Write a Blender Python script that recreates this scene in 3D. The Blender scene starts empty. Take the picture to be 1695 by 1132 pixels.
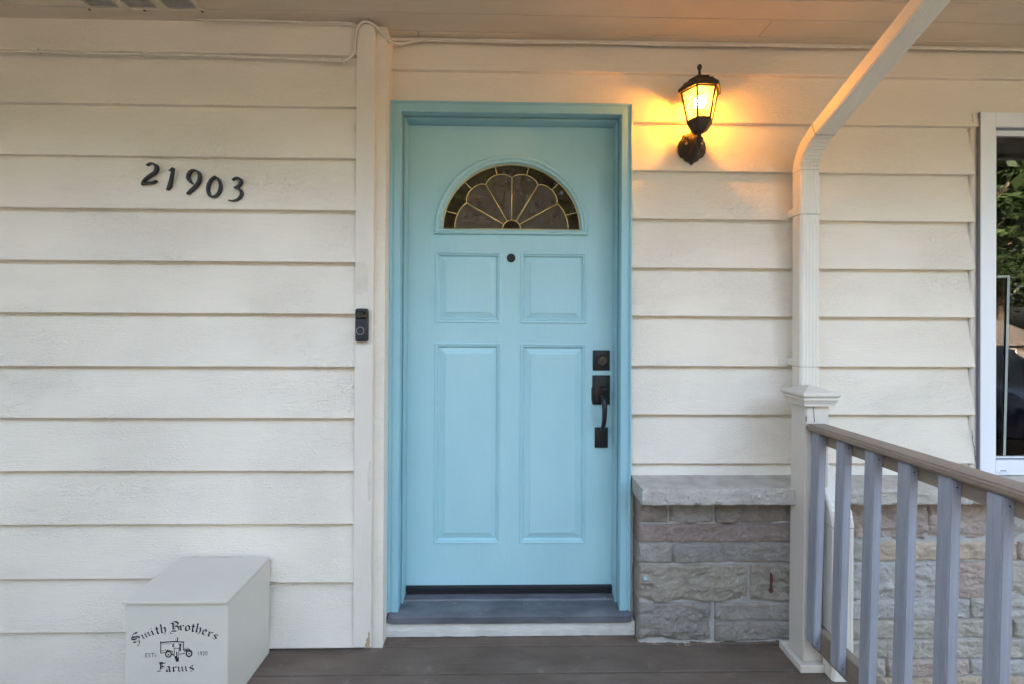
import bpy, bmesh, math, random
from mathutils import Vector, Matrix, noise
R = math.radians
random.seed(7)
S = bpy.context.scene
C = S.collection
# ------------------------------------------------------------------ camera, sky, sun, exposure
cd = bpy.data.cameras.new('camera'); cam = bpy.data.objects.new('camera', cd); C.objects.link(cam)
cd.sensor_fit = 'HORIZONTAL'; cd.sensor_width = 36; cd.lens = 15.7168
cd.shift_x = -0.0065; cd.shift_y = -0.0202; cd.clip_start = 0.02; cd.clip_end = 500
cam.matrix_world = Matrix.Translation((0, -1.888, 1.29)) @ (Matrix.Rotation(R(-1.1), 4, 'Z') @ Matrix.Rotation(R(90.2), 4, 'X') @ Matrix.Rotation(R(0.3), 4, 'Z'))
S.camera = cam
S.view_settings.view_transform = 'Standard'; S.view_settings.look = 'None'
S.view_settings.gamma = 1; S.view_settings.exposure = 4.74
SUN_EL, SUN_ROT = 25, -30
w = bpy.data.worlds.new('World'); S.world = w; w.use_nodes = True
nt = w.node_tree; bg = nt.nodes['Background']; sky = nt.nodes.new('ShaderNodeTexSky')
sky.sky_type = 'NISHITA'; sky.sun_disc = False; sky.sun_elevation = R(SUN_EL); sky.sun_rotation = R(SUN_ROT)
sky.dust_density = 7.0; sky.air_density = 0.75; sky.ozone_density = 0.1
tint = nt.nodes.new('ShaderNodeMix'); tint.data_type = 'RGBA'; tint.blend_type = 'MULTIPLY'; tint.inputs[0].default_value = 1; tint.inputs[7].default_value = (1, .95, .87, 1)
nt.links.new(sky.outputs[0], tint.inputs[6]); nt.links.new(tint.outputs[2], bg.inputs[0]); bg.inputs[1].default_value = 0.12
sl = bpy.data.lights.new('sun', 'SUN'); so = bpy.data.objects.new('sun', sl); C.objects.link(so)
sl.energy = 2.5; sl.angle = R(0.5); sl.color = (1, 0.93, 0.82)
sd = Vector((math.cos(R(SUN_EL))*math.sin(R(SUN_ROT)), math.cos(R(SUN_EL))*math.cos(R(SUN_ROT)), math.sin(R(SUN_EL))))
so.rotation_euler = sd.to_track_quat('Z', 'Y').to_euler()

# ------------------------------------------------------------------ materials
def newmat(name):
    m = bpy.data.materials.new(name); m.use_nodes = True
    return m, m.node_tree, m.node_tree.nodes['Principled BSDF']
def link(nt, a, b): nt.links.new(a, b)
def coords(nt, scale=(1, 1, 1), rot=(0, 0, 0), space='Object'):
    tc = nt.nodes.new('ShaderNodeTexCoord'); mp = nt.nodes.new('ShaderNodeMapping')
    mp.inputs['Scale'].default_value = scale; mp.inputs['Rotation'].default_value = rot
    link(nt, tc.outputs[space], mp.inputs[0]); return mp.outputs[0]
def tex(nt, scale, detail=4, vec=None, rough=.55, dist=0):
    n = nt.nodes.new('ShaderNodeTexNoise'); n.inputs['Scale'].default_value = scale
    n.inputs['Detail'].default_value = detail; n.inputs['Roughness'].default_value = rough
    n.inputs['Distortion'].default_value = dist
    if vec is not None: link(nt, vec, n.inputs['Vector'])
    return n.outputs['Fac']
def ramp(nt, fac, stops):
    r = nt.nodes.new('ShaderNodeValToRGB'); e = r.color_ramp.elements
    while len(e) < len(stops): e.new(.5)
    for i, (p, c) in enumerate(stops):
        e[i].position = p; e[i].color = (*c, 1) if len(c) == 3 else c
    link(nt, fac, r.inputs[0]); return r.outputs[0]
def math_n(nt, op, a, b):
    n = nt.nodes.new('ShaderNodeMath'); n.operation = op
    for i, v in enumerate((a, b)):
        if isinstance(v, (int, float)): n.inputs[i].default_value = v
        else: link(nt, v, n.inputs[i])
    return n.outputs[0]
def mixc(nt, fac, a, b, mode='MIX'):
    n = nt.nodes.new('ShaderNodeMix'); n.data_type = 'RGBA'; n.blend_type = mode
    for i, v in ((0, fac), (6, a), (7, b)):
        if isinstance(v, (int, float)): n.inputs[i].default_value = v
        elif isinstance(v, tuple): n.inputs[i].default_value = (*v, 1)
        else: link(nt, v, n.inputs[i])
    return n.outputs[2]
def bump(nt, h, dist, strength=1, normal=None):
    b = nt.nodes.new('ShaderNodeBump'); b.inputs['Distance'].default_value = dist; b.inputs['Strength'].default_value = strength
    link(nt, h, b.inputs['Height'])
    if normal is not None: link(nt, normal, b.inputs['Normal'])
    return b.outputs[0]
def surf(name, c1, c2, scale=8, stretch=(1, 1, 1), rough=.55, fine=None, bumps=(), metal=0, dirt=None, spec=None):
    """mottled material: c1..c2 by large noise, bumps = [(stretch, scale, distance)], dirt=(colour, scale, stretch, lo, hi)"""
    m, nt, b = newmat(name)
    f = tex(nt, scale, 5, coords(nt, stretch))
    col = ramp(nt, f, [(.3, c1), (.7, c2)])
    if dirt:
        dc, ds, dst, lo, hi = dirt
        g = tex(nt, ds, 6, coords(nt, dst), .7)
        k = ramp(nt, g, [(lo, (0, 0, 0)), (hi, (1, 1, 1))])
        col = mixc(nt, k, col, dc)
    link(nt, col, b.inputs['Base Color'])
    b.inputs['Roughness'].default_value = rough; b.inputs['Metallic'].default_value = metal
    if spec is not None: b.inputs['Specular IOR Level'].default_value = spec
    nrm = None
    for st, sc, d in bumps:
        nrm = bump(nt, tex(nt, sc, 6, coords(nt, st), .62), d, 1, nrm)
    if nrm: link(nt, nrm, b.inputs['Normal'])
    return m
def siding_mat(name, c1, c2):
    m, nt, b = newmat(name)
    f = tex(nt, 1.7, 6, coords(nt, (1, 1, 2.2)), .6)
    col = ramp(nt, f, [(.3, c1), (.7, c2)])
    dk = ramp(nt, tex(nt, 55, 3, coords(nt, (1, 1, .7)), .6), [(.70, (0, 0, 0)), (.80, (1, 1, 1))])
    spots = ramp(nt, tex(nt, 3.1, 3), [(.5, (0, 0, 0)), (.62, (.5, .5, .5))])
    col = mixc(nt, math_n(nt, 'MULTIPLY', dk, spots), col, (.40, .37, .31))
    fine = tex(nt, 1, 5, coords(nt, (14, 14, 170)), .7)
    col = mixc(nt, .22, col, ramp(nt, fine, [(.3, (.78, .76, .7)), (.7, (1, 1, 1))]), 'MULTIPLY')
    link(nt, col, b.inputs['Base Color']); b.inputs['Roughness'].default_value = .5
    n1 = bump(nt, tex(nt, 1, 6, coords(nt, (16, 16, 210)), .7), .0012)
    # torn-fibre flecks of rough sawn boards, in patches
    fl = ramp(nt, tex(nt, 1, 3, coords(nt, (90, 90, 170), (0, R(28), 0)), .6), [(.50, (0, 0, 0)), (.68, (1, 1, 1))])
    msk = ramp(nt, tex(nt, 2.3, 3, coords(nt, (1, 1, 1.6))), [(.42, (.15, .15, .15)), (.6, (1, 1, 1))])
    n2 = bump(nt, math_n(nt, 'MULTIPLY', fl, msk), .0016, 1, n1)
    n3 = bump(nt, tex(nt, 3, 2, coords(nt, (1, 1, 1.5))), .002, 1, n2)
    link(nt, n3, b.inputs['Normal'])
    return m
def plain(name, c, rough=.5, metal=0, emit=None, es=0, spec=None):
    m, nt, b = newmat(name)
    v = tuple(x*.86 for x in c)
    link(nt, ramp(nt, tex(nt, 30, 4), [(.3, v), (.7, c)]), b.inputs['Base Color'])
    b.inputs['Roughness'].default_value = rough; b.inputs['Metallic'].default_value = metal
    if spec is not None: b.inputs['Specular IOR Level'].default_value = spec
    if emit: b.inputs['Emission Color'].default_value = (*emit, 1); b.inputs['Emission Strength'].default_value = es
    return m
def pane_mat(name, tint, ior=1.5, rough=0.0, bmp=None, gain=1.0, milky=0, mcol=(.9, .85, .7, 1)):
    m = bpy.data.materials.new(name); m.use_nodes = True; nt = m.node_tree; nt.nodes.clear()
    o = nt.nodes.new('ShaderNodeOutputMaterial'); mx = nt.nodes.new('ShaderNodeMixShader')
    t = nt.nodes.new('ShaderNodeBsdfTransparent'); g = nt.nodes.new('ShaderNodeBsdfGlossy'); fr = nt.nodes.new('ShaderNodeFresnel')
    t.inputs[0].default_value = (*tint, 1); g.inputs['Roughness'].default_value = rough; fr.inputs[0].default_value = ior
    f = math_n(nt, 'MULTIPLY', fr.outputs[0], gain)
    link(nt, f, mx.inputs[0]); link(nt, t.outputs[0], mx.inputs[1]); link(nt, g.outputs[0], mx.inputs[2]); link(nt, mx.outputs[0], o.inputs[0])
    if milky:
        tl = nt.nodes.new('ShaderNodeBsdfTranslucent' if mcol[0] > .5 else 'ShaderNodeBsdfDiffuse'); tl.inputs[0].default_value = mcol; m2 = nt.nodes.new('ShaderNodeMixShader')
        link(nt, ramp(nt, tex(nt, 45, 4, coords(nt)), [(.35, (milky*.3,)*3), (.65, (milky,)*3)]), m2.inputs[0]); link(nt, mx.outputs[0], m2.inputs[1]); link(nt, tl.outputs[0], m2.inputs[2]); link(nt, m2.outputs[0], o.inputs[0])
    if bmp:
        nb = bump(nt, tex(nt, bmp[0], 3, coords(nt)), bmp[1]); link(nt, nb, g.inputs['Normal'])
    return m

M = {}
M['siding'] = siding_mat('cream_siding_paint', (.70, .63, .535), (.79, .715, .61))
M['trim'] = surf('cream_trim_paint', (.63, .565, .485), (.71, .645, .56), 5, (1, 1, .3), .5, bumps=[((60, 60, 5), 1, .0012), ((1, 1, 1), 9, .003)])
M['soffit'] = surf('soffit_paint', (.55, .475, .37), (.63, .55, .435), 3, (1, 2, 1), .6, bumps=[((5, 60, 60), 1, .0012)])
M['teal'] = surf('turquoise_door_paint', (.33, .555, .60), (.38, .605, .65), 3, (1, 1, .5), .40, bumps=[((90, 90, 7), 1, .0009), ((1, 1, 1), 14, .0012)], dirt=((.28, .51, .565), 2.2, (1, 1, .6), .56, .80))
M['tealf'] = surf('turquoise_frame_paint', (.245, .455, .51), (.30, .52, .575), 4, (1, 1, .3), .42, bumps=[((80, 80, 6), 1, .0008), ((1, 1, 1), 30, .001)])
M['thresh'] = surf('worn_slate_threshold', (.062, .066, .076), (.15, .158, .172), 5, (1, 3, 3), .5, bumps=[((1, 1, 1), 60, .002)], dirt=((.20, .165, .14), 16, (1, 1.6, 1.6), .62, .66))
M['sillw'] = surf('chipped_white_board', (.50, .48, .43), (.64, .61, .55), 12, (1, 1, 1), .6, bumps=[((8, 8, 30), 3, .004)], dirt=((.12, .11, .09), 26, (1, 1, 2), .70, .74))
M['black'] = surf('black_cast_metal', (.012, .012, .014), (.028, .027, .028), 20, (1, 1, 1), .38, bumps=[((1, 1, 1), 220, .0006)], metal=.3)
M['lampmetal'] = surf('dark_bronze_metal', (.030, .022, .016), (.055, .040, .028), 20, (1, 1, 1), .5, bumps=[((1, 1, 1), 150, .001)], metal=.35)
M['rubber'] = plain('black_rubber', (.008, .009, .012), .6)
M['digit'] = plain('black_painted_number', (.012, .012, .014), .45)
M['ink'] = plain('black_ink', (.015, .015, .018), .6)
M['inkgrey'] = plain('grey_ink', (.07, .07, .075), .6)
M['brass'] = plain('brass_came', (.88, .66, .27), .30, .6)
M['steel'] = plain('satin_steel', (.42, .40, .39), .35, .9)
M['interior'] = plain('dim_room_wall', (.12, .085, .06), .9)
M['pipe'] = surf('cream_downspout_enamel', (.66, .62, .54), (.72, .68, .60), 4, (1, 1, .4), .33, bumps=[((1, 1, 1), 5, .002)])
M['seam'] = plain('dark_seam_and_shadow', (.10, .09, .08), .8)
M['cable'] = surf('painted_cable', (.55, .50, .42), (.66, .61, .53), 20, (1, 1, 1), .5)
M['boxp'] = surf('grey_white_sheet_metal', (.54, .505, .43), (.60, .56, .48), 2.5, (1, 1, .6), .42, bumps=[((1, 1, 1), 3, .004)], dirt=((.30, .29, .26), 60, (1, 1, 1), .74, .78))
M['postp'] = surf('taupe_post_paint', (.55, .505, .44), (.62, .575, .505), 5, (1, 1, .2), .5, bumps=[((60, 60, 4), 1, .001)])
M['bal'] = surf('blue_grey_stain', (.225, .235, .265), (.315, .325, .36), 6, (6, 6, .6), .7, bumps=[((160, 160, 6), 1, .0016), ((1, 1, 1), 120, .0008)], dirt=((.10, .10, .12), 1, (220, 220, 5), .62, .70))
M['railb'] = surf('weathered_brown_board', (.20, .152, .113), (.28, .22, .165), 4, (6, .5, 6), .7, bumps=[((140, 5, 140), 1, .002), ((1, 1, 1), 90, .0008)], dirt=((.13, .095, .072), 1, (150, 4, 150), .60, .70))
M['deck'] = surf('brown_composite_deck', (.105, .080, .060), (.175, .135, .104), 5, (.7, 2, 1), .75, bumps=[((6, 160, 60), 1, .003), ((1, 1, 1), 60, .001)], dirt=((.22, .185, .155), 9, (1, 1.3, 1), .58, .74), spec=.2)
M['white'] = surf('white_vinyl', (.72, .74, .78), (.78, .80, .83), 3, (1, 1, .3), .35)
M['gap'] = plain('grey_window_gasket', (.20, .21, .24), .6)
M['caulk'] = surf('grey_caulk_paint', (.56, .52, .455), (.66, .60, .52), 14, (1, 1, .4), .55, bumps=[((1, 1, 1), 30, .004)])
M['vent'] = plain('aluminium_vent', (.50, .54, .55), .5, .2)
M['mortar'] = surf('grey_mortar', (.33, .315, .295), (.45, .43, .40), 20, (1, 1, 1), .9, bumps=[((1, 1, 1), 90, .004)])
M['ledge'] = surf('sandstone_ledge', (.45, .405, .35), (.60, .555, .49), 14, (1, 1, 1), .85, bumps=[((1, 1, 1), 70, .014), ((1, 1, 1), 200, .003)])
M['grey_house'] = surf('grey_lap_paint', (.12, .10, .10), (.16, .135, .13), 2, rough=.7)
M['shingle'] = surf('brown_shingle', (.07, .058, .05), (.11, .095, .08), 6, rough=.9)
M['bark'] = surf('bark', (.06, .045, .03), (.12, .09, .065), 9, (1, 1, .3), .9, bumps=[((1, 1, .2), 20, .03)])
M['fascia'] = plain('white_fascia', (.60, .58, .52), .5)
def stone_mat():
    m, nt, b = newmat('split_sandstone')
    a = nt.nodes.new('ShaderNodeVertexColor'); a.layer_name = 'tint'
    v = ramp(nt, tex(nt, 24, 6, coords(nt), .7), [(.3, (.72, .71, .70)), (.7, (1.06, 1.05, 1.04))])
    v2 = ramp(nt, tex(nt, 6, 5, coords(nt, (1, 1, 2.5)), .6), [(.35, (.90, .88, .86)), (.65, (1.0, 1.0, 1.0))])
    link(nt, mixc(nt, 1.0, mixc(nt, 1.0, a.outputs[0], v, 'MULTIPLY'), v2, 'MULTIPLY'), b.inputs['Base Color'])
    b.inputs['Roughness'].default_value = .88
    n = bump(nt, tex(nt, 70, 6, coords(nt), .8), .016); n = bump(nt, tex(nt, 200, 3, coords(nt), .6), .003, 1, n)
    link(nt, n, b.inputs['Normal']); return m
M['stone'] = stone_mat()
def leaf_mat(name, a, b_):
    m, nt, b = newmat(name)
    oi = nt.nodes.new('ShaderNodeNewGeometry')
    link(nt, ramp(nt, oi.outputs['Random Per Island'], [(0, a), (1, b_)]), b.inputs['Base Color'])
    b.inputs['Roughness'].default_value = .5
    return m
M['leaf'] = leaf_mat('green_leaf', (.02, .045, .010), (.07, .11, .022))
M['leafd'] = leaf_mat('dark_leaf', (.018, .035, .010), (.05, .075, .022))
M['grass'] = surf('lawn', (.04, .040, .018), (.07, .058, .03), 1.2, rough=.9, bumps=[((1, 1, 1), 40, .03)])
M['concrete'] = surf('driveway_concrete', (.22, .20, .17), (.30, .27, .235), 1.5, rough=.85)
M['asphalt'] = surf('asphalt', (.05, .05, .05), (.075, .073, .07), 2, rough=.9)
M['carp'] = plain('dark_blue_car_paint', (.012, .014, .03), .12)
M['lampglass'] = pane_mat('seeded_lamp_glass', (.97, .93, .82), 1.45, .08, (60, .002), 1.0, .34)
M['winglass'] = pane_mat('window_glass', (.80, .84, .82), 1.52, 0, None, 1.9)
M['fanclear'] = pane_mat('fanlight_clear_glass', (.80, .68, .58), 1.45, .0, (5, .002), .7, .30, (.16, .105, .07, 1))
M['fantex'] = pane_mat('fanlight_hammered_glass', (.74, .66, .58), 1.5, .03, (230, .05), 3.4, .42, (.30, .25, .21, 1))

# ------------------------------------------------------------------ mesh helpers
class MB:
    def __init__(s): s.v = []; s.f = []; s.c = []
    def add(s, vs, fs):
        o = len(s.v); s.v += [tuple(p) for p in vs]; s.f += [tuple(i+o for i in f) for f in fs]
    def box(s, x0, x1, y0, y1, z0, z1):
        s.add([(x0, y0, z0), (x1, y0, z0), (x1, y1, z0), (x0, y1, z0), (x0, y0, z1), (x1, y0, z1), (x1, y1, z1), (x0, y1, z1)],
              [(0, 3, 2, 1), (4, 5, 6, 7), (0, 1, 5, 4), (1, 2, 6, 5), (2, 3, 7, 6), (3, 0, 4, 7)])
    def bbox(s, x0, x1, y0, y1, z0, z1, b=.003, seg=2):
        bm = bmesh.new(); bmesh.ops.create_cube(bm, size=1)
        for v in bm.verts:
            v.co = Vector((x0 + (v.co.x+.5)*(x1-x0), y0 + (v.co.y+.5)*(y1-y0), z0 + (v.co.z+.5)*(z1-z0)))
        bmesh.ops.bevel(bm, geom=bm.edges[:], offset=b, segments=seg, affect='EDGES', profile=.5)
        s.frombm(bm)
    def frombm(s, bm):
        bm.verts.index_update(); s.add([v.co[:] for v in bm.verts], [[v.index for v in f.verts] for f in bm.faces]); bm.free()
    def rings(s, rings, close=True, cap0=True, cap1=True):
        n = len(rings[0]); o = len(s.v)
        for r in rings: s.v += [tuple(p) for p in r]
        for i in range(len(rings)-1):
            for j in range(n if close else n-1):
                k = (j+1) % n
                s.f.append((o+i*n+j, o+i*n+k, o+(i+1)*n+k, o+(i+1)*n+j))
        if cap0: s.f.append(tuple(o+j for j in reversed(range(n))))
        if cap1: s.f.append(tuple(o+(len(rings)-1)*n+j for j in range(n)))
    def lathe(s, c, prof, n=20, axis='z', rot=0):
        rs = []
        for r, h in prof:
            ring = []
            for k in range(n):
                a = 2*math.pi*k/n + rot; u, v = r*math.cos(a), r*math.sin(a)
                ring.append((c[0]+u, c[1]+v, c[2]+h) if axis == 'z' else (c[0]+u, c[1]+h, c[2]+v))
            rs.append(ring)
        s.rings(rs)
    def tube(s, pts, r, n=8, smooth=3):
        pts = [Vector(p) for p in pts]
        if smooth and len(pts) > 2: pts = catmull(pts, smooth)
        rs = []; up = None
        for i, p in enumerate(pts):
            t = (pts[min(i+1, len(pts)-1)] - pts[max(i-1, 0)]).normalized()
            if up is None: up = t.cross(Vector((0, 0, 1))) if abs(t.z) < .9 else t.cross(Vector((0, 1, 0)))
            up = (up - t*up.dot(t)).normalized(); b = t.cross(up)
            rr = r(i/(len(pts)-1)) if callable(r) else r
            rs.append([p + (up*math.cos(a) + b*math.sin(a))*rr for a in [2*math.pi*k/n for k in range(n)]])
        s.rings(rs)
    def build(s, name, mat, parent=None, smooth=False, loc=(0, 0, 0)):
        me = bpy.data.meshes.new(name); me.from_pydata(s.v, [], s.f); me.update()
        bm = bmesh.new(); bm.from_mesh(me); bmesh.ops.recalc_face_normals(bm, faces=bm.faces[:]); bm.to_mesh(me); bm.free()
        if loc != (0, 0, 0): me.transform(Matrix.Translation(-Vector(loc)))
        me.materials.append(mat)
        if smooth:
            me.polygons.foreach_set('use_smooth', [True]*len(me.polygons))
            if smooth != 'all':
                me.set_sharp_from_angle(angle=R(35))
        o = bpy.data.objects.new(name, me); C.objects.link(o)
        o.location = loc
        if parent:
            o.parent = parent
            o.location = Vector(loc) - world_loc(parent)
        return o
def pieces(mb, name, mat, parent, smooth=False):
    par = list(range(len(mb.v)))
    def find(i):
        while par[i] != i: par[i] = par[par[i]]; i = par[i]
        return i
    for f in mb.f:
        for a in f[1:]: par[find(a)] = find(f[0])
    groups = {}
    for f in mb.f: groups.setdefault(find(f[0]), []).append(f)
    out = []
    for g in groups.values():
        idx = sorted({i for f in g for i in f}); m = {i: k for k, i in enumerate(idx)}
        q = MB(); q.v = [mb.v[i] for i in idx]; q.f = [tuple(m[i] for i in f) for f in g]
        out.append(q.build(name, mat, parent, smooth))
    return out
def world_loc(o):
    v = Vector((0, 0, 0))
    while o: v += Vector(o.location); o = o.parent
    return v
def catmull(P, k):
    out = []
    for i in range(len(P)-1):
        a, b, c, d = P[max(i-1, 0)], P[i], P[i+1], P[min(i+2, len(P)-1)]
        for j in range(k):
            t = j/k
            out.append(.5*((2*b) + (c-a)*t + (2*a-5*b+4*c-d)*t*t + (3*b-a-3*c+d)*t**3))
    out.append(P[-1]); return out
def tag(o, label=None, cat=None, group=None, kind=None):
    if label: o['label'] = label
    if cat: o['category'] = cat
    if group: o['group'] = group
    if kind: o['kind'] = kind
    return o
def empty(name, loc, label, cat, group=None):
    o = bpy.data.objects.new(name, None); C.objects.link(o); o.location = loc; o.empty_display_size = .1
    return tag(o, label, cat, group)
def ribbon(mb, pts, y0, y1, k=6, capn=5):
    """pts (x, z, halfwidth) in metres on a wall plane; front at y1, back at y0"""
    P = catmull([Vector(p) for p in pts], k) if len(pts) > 2 else [Vector(p) for p in pts]
    L, Rr = [], []
    for i, p in enumerate(P):
        t = P[min(i+1, len(P)-1)] - P[max(i-1, 0)]; t.z = 0
        t = Vector((t.x, t.y)).normalized(); n = Vector((-t.y, t.x))
        h = max(p.z, 1e-5)
        L.append((p.x+n.x*h, p.y+n.y*h)); Rr.append((p.x-n.x*h, p.y-n.y*h))
        if i == 0: t0, n0, p0 = t, n, p
        if i == len(P)-1: t1, n1, p1 = t, n, p
    def cap(p, t, n, sgn):
        return [(p.x + (n.x*math.cos(a) + sgn*t.x*math.sin(a))*p.z, p.y + (n.y*math.cos(a) + sgn*t.y*math.sin(a))*p.z) for a in [math.pi*(j+1)/(capn+1) for j in range(capn)]]
    # quads along, thin solid
    rs = []
    for a, b in zip(L, Rr): rs.append([(a[0], y1, a[1]), (b[0], y1, b[1]), (b[0], y0, b[1]), (a[0], y0, a[1])])
    mb.rings(rs)
    for p, t, n, sg in ((p0, t0, n0, -1), (p1, t1, n1, 1)):
        poly = [(p.x+n.x*p.z, p.y+n.y*p.z)] + cap(p, t, n, sg) + [(p.x-n.x*p.z, p.y-n.y*p.z)]
        mb.rings([[(q[0], y0, q[1]) for q in poly], [(q[0], y1, q[1]) for q in poly]])

# ------------------------------------------------------------------ the setting: ground, street, deck
def gz(y): return -.46 if y > -8 else (-2.9 if y < -20 else -.46 + (y+8)/12*2.44)
mb = MB()
for ya, yb in ((60, -8), (-8, -12), (-12, -16), (-16, -20), (-20, -90)): mb.add([(-90, yb, gz(yb)), (90, yb, gz(yb)), (90, ya, gz(ya)), (-90, ya, gz(ya))], [(0, 1, 2, 3)])
tag(mb.build('lawn', M['grass']), kind='structure')
mb = MB()
for ya, yb in ((-1, -8), (-8, -20), (-20, -23)): mb.add([(3.6, yb, gz(yb)+.008), (9.5, yb, gz(yb)+.008), (9.5, ya, gz(ya)+.008), (3.6, ya, gz(ya)+.008)], [(0, 1, 2, 3)])
tag(mb.build('driveway', M['concrete']), kind='structure')
mb = MB(); mb.add([(-90, -30, -2.888), (90, -30, -2.888), (90, -23, -2.888), (-90, -23, -2.888)], [(0, 1, 2, 3)]); tag(mb.build('street', M['asphalt']), kind='structure')
mb = MB()
y = .0425
while y > -2.9:
    mb.bbox(-1.262, 1.235, y-.139+.0028, y-.0028, -.027, 0, .003, 2); y -= .139
mb.box(-1.25, 1.222, -2.85, .03, -.25, -.0275)
for x in (-1.2, 1.1):
    mb.box(x, x+.09, -2.8, -2.71, -.46, -.25); mb.box(x, x+.09, -.4, -.31, -.46, -.25)
tag(mb.build('deck', M['deck']), kind='structure')

# ------------------------------------------------------------------ the house
house = empty('house', (0, 0, 0), 'cream house front with wide lap siding and a turquoise door', 'house')
YR, YL = 0.0, -.098
# structural wall behind the siding
mb = MB()
mb.box(-7, -.50, -.094, .12, -.46, 2.47)
mb.box(-.4999, .4999, .004, .12, 2.19, 2.47); mb.box(-.4999, .4999, .004, .12, -.46, .05)
mb.box(.5, 2.03, .004, .12, -.46, 2.47); mb.box(2.031, 3.25, .004, .12, -.46, .66); mb.box(2.031, 3.25, .004, .12, 2.185, 2.47)
mb.box(3.251, 7, .004, .12, -.46, 2.47)
mb.box(-7, -6.9, .121, 8, -.46, 2.47); mb.box(6.9, 7, .121, 8, -.46, 2.47); mb.box(-7, 7, 8.001, 8.1, -.46, 2.47)
mb.box(-7.6, -3.45, -6.5, -.13, -.46, 2.47)  # unseen wing, added to block sky light from the left
mb.build('wall', M['siding'], house)
mb = MB()
mb.add([(-1.3, .13, 0), (4.6, .13, 0), (4.6, 4.5, 0), (-1.3, 4.5, 0), (-1.3, .13, 2.45), (4.6, .13, 2.45), (4.6, 4.5, 2.45), (-1.3, 4.5, 2.45)],
       [(0, 1, 2, 3), (4, 5, 6, 7), (1, 2, 6, 5), (2, 3, 7, 6), (3, 0, 4, 7)])
mb.build('interior', M['interior'], house)

def board(mb, x0, x1, zb, zt, y0, proud=.022, tb=-.003, s0=0, s1=0, seed=0, step=None):
    """one lap board: bottom edge proud, top tucked behind the next; s1 = how much shorter the top end is"""
    n = max(2, int((x1-x0)/.14)); rs = []
    for i in range(n+1):
        u = i/n; x = x0 + (x1-x0)*u
        a = noise.noise(Vector((x*1.6, seed*3.7, 1.0)))*.0012; b = noise.noise(Vector((x*1.1, seed*5.1, 9.0)))*.0016
        c = noise.noise(Vector((x*9.0, seed*2.3, 4.0)))*.0004
        xs = (s0 if i == 0 else 0) - (s1 if i == n else 0)
        z_b = zb + a + c + (step[1] if step and x > step[0] else 0)
        rs.append([(x, y0, z_b), (x, y0-proud+b+.002, z_b), (x, y0-proud+b, z_b+.0025), (x+xs, y0-tb+b*.5, zt), (x+xs, y0, zt)])
    mb.rings(rs)
EDG = [2.343, 2.1365, 1.9315, 1.7285, 1.5235, 1.3195, 1.1125, .9085, .703]
LED = [2.339, 2.135, 1.932, 1.7265, 1.5225, 1.319, 1.1135, .9125, .7065, .499, .288, .081]
mb = MB()
tops = [2.475] + LED
for i, e in enumerate(LED):
    if i < 10: board(mb, -7, -.607, e, tops[i]+.012, YL, seed=i)
board(mb, -7, -.607, .288, .511, YL, seed=11, step=(-.97, -.018)); board(mb, -7, -.957, .081, .30, YL, seed=12); board(mb, -7, -1.20, -.124, .093, YL, seed=13); board(mb, -7, -1.21, -.329, -.112, YL, seed=16); board(mb, -7, -1.20, -.455, -.317, YL, seed=17)
board(mb, -.9505, -.607, .014, .282, YL, seed=15)
mb.build('siding', M['siding'], house)
mb = MB()
board(mb, -.53, 7, 2.343, 2.475, YR, seed=31)
board(mb, -.512, .5135, 2.196, 2.355, YR, proud=.018, seed=32)
board(mb, .5136, 7, 2.1365, 2.355, YR, seed=33)
tops = EDG[:]
for i, e in enumerate(EDG[2:], 2):
    board(mb, .505, 1.982 + random.uniform(-.003, .004), e, tops[i-1]+.012, YR, s1=.008, seed=40+i)
    board(mb, 3.33, 7, e, tops[i-1]+.012, YR, seed=60+i)
board(mb, .505, 1.975, .640, .715, YR, proud=.014, seed=55); board(mb, 3.33, 7, .640, .715, YR, seed=56)
mb.build('siding', M['siding'], house)
# corner board, door side strip and small trims
mb = MB(); mb.bbox(-.6095, -.5385, -.123, -.02, .018, 2.462, .003); mb.build('corner_board', M['trim'], house)
mb = MB(); mb.bbox(-.5384, -.4985, -.056, .003, .03, 2.340, .002)
mb.tube([(-.535, -.02, 2.468), (-.3, -.024, 2.464), (.2, -.022, 2.468), (1, -.02, 2.470), (3, -.02, 2.47)], .007, 6)
mb.build('trim_board', M['trim'], house)
# repainted patches and bare wood on the corner board
mb = MB()
def blob(mb, pts, y):
    mb.add([(p[0], y, p[1]) for p in pts], [tuple(range(len(pts)))])
blob(mb, [(-.560, .021), (-.543, .021), (-.5425, .075), (-.549, .082), (-.549, .060), (-.556, .050), (-.556, .036), (-.562, .030)], -.1235)
mb.build('bare_wood', plain('bare_pine', (.42, .30, .17), .8), house)
mb = MB()
blob(mb, [(-.606, 1.395), (-.583, 1.392), (-.575, 1.41), (-.560, 1.405), (-.556, 1.50), (-.575, 1.528), (-.604, 1.522)], -.1235)
blob(mb, [(-.553, .585), (-.541, .60), (-.541, .74), (-.547, .752), (-.556, .70)], -.1235)
blob(mb, [(-.525, .905), (-.507, .903), (-.506, .97), (-.512, 1.03), (-.520, 1.0)], -.0565)
pieces(mb, 'paint_patch', surf('grey_primer_patch', (.56, .50, .42), (.63, .57, .49), 20, rough=.6), house)

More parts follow.
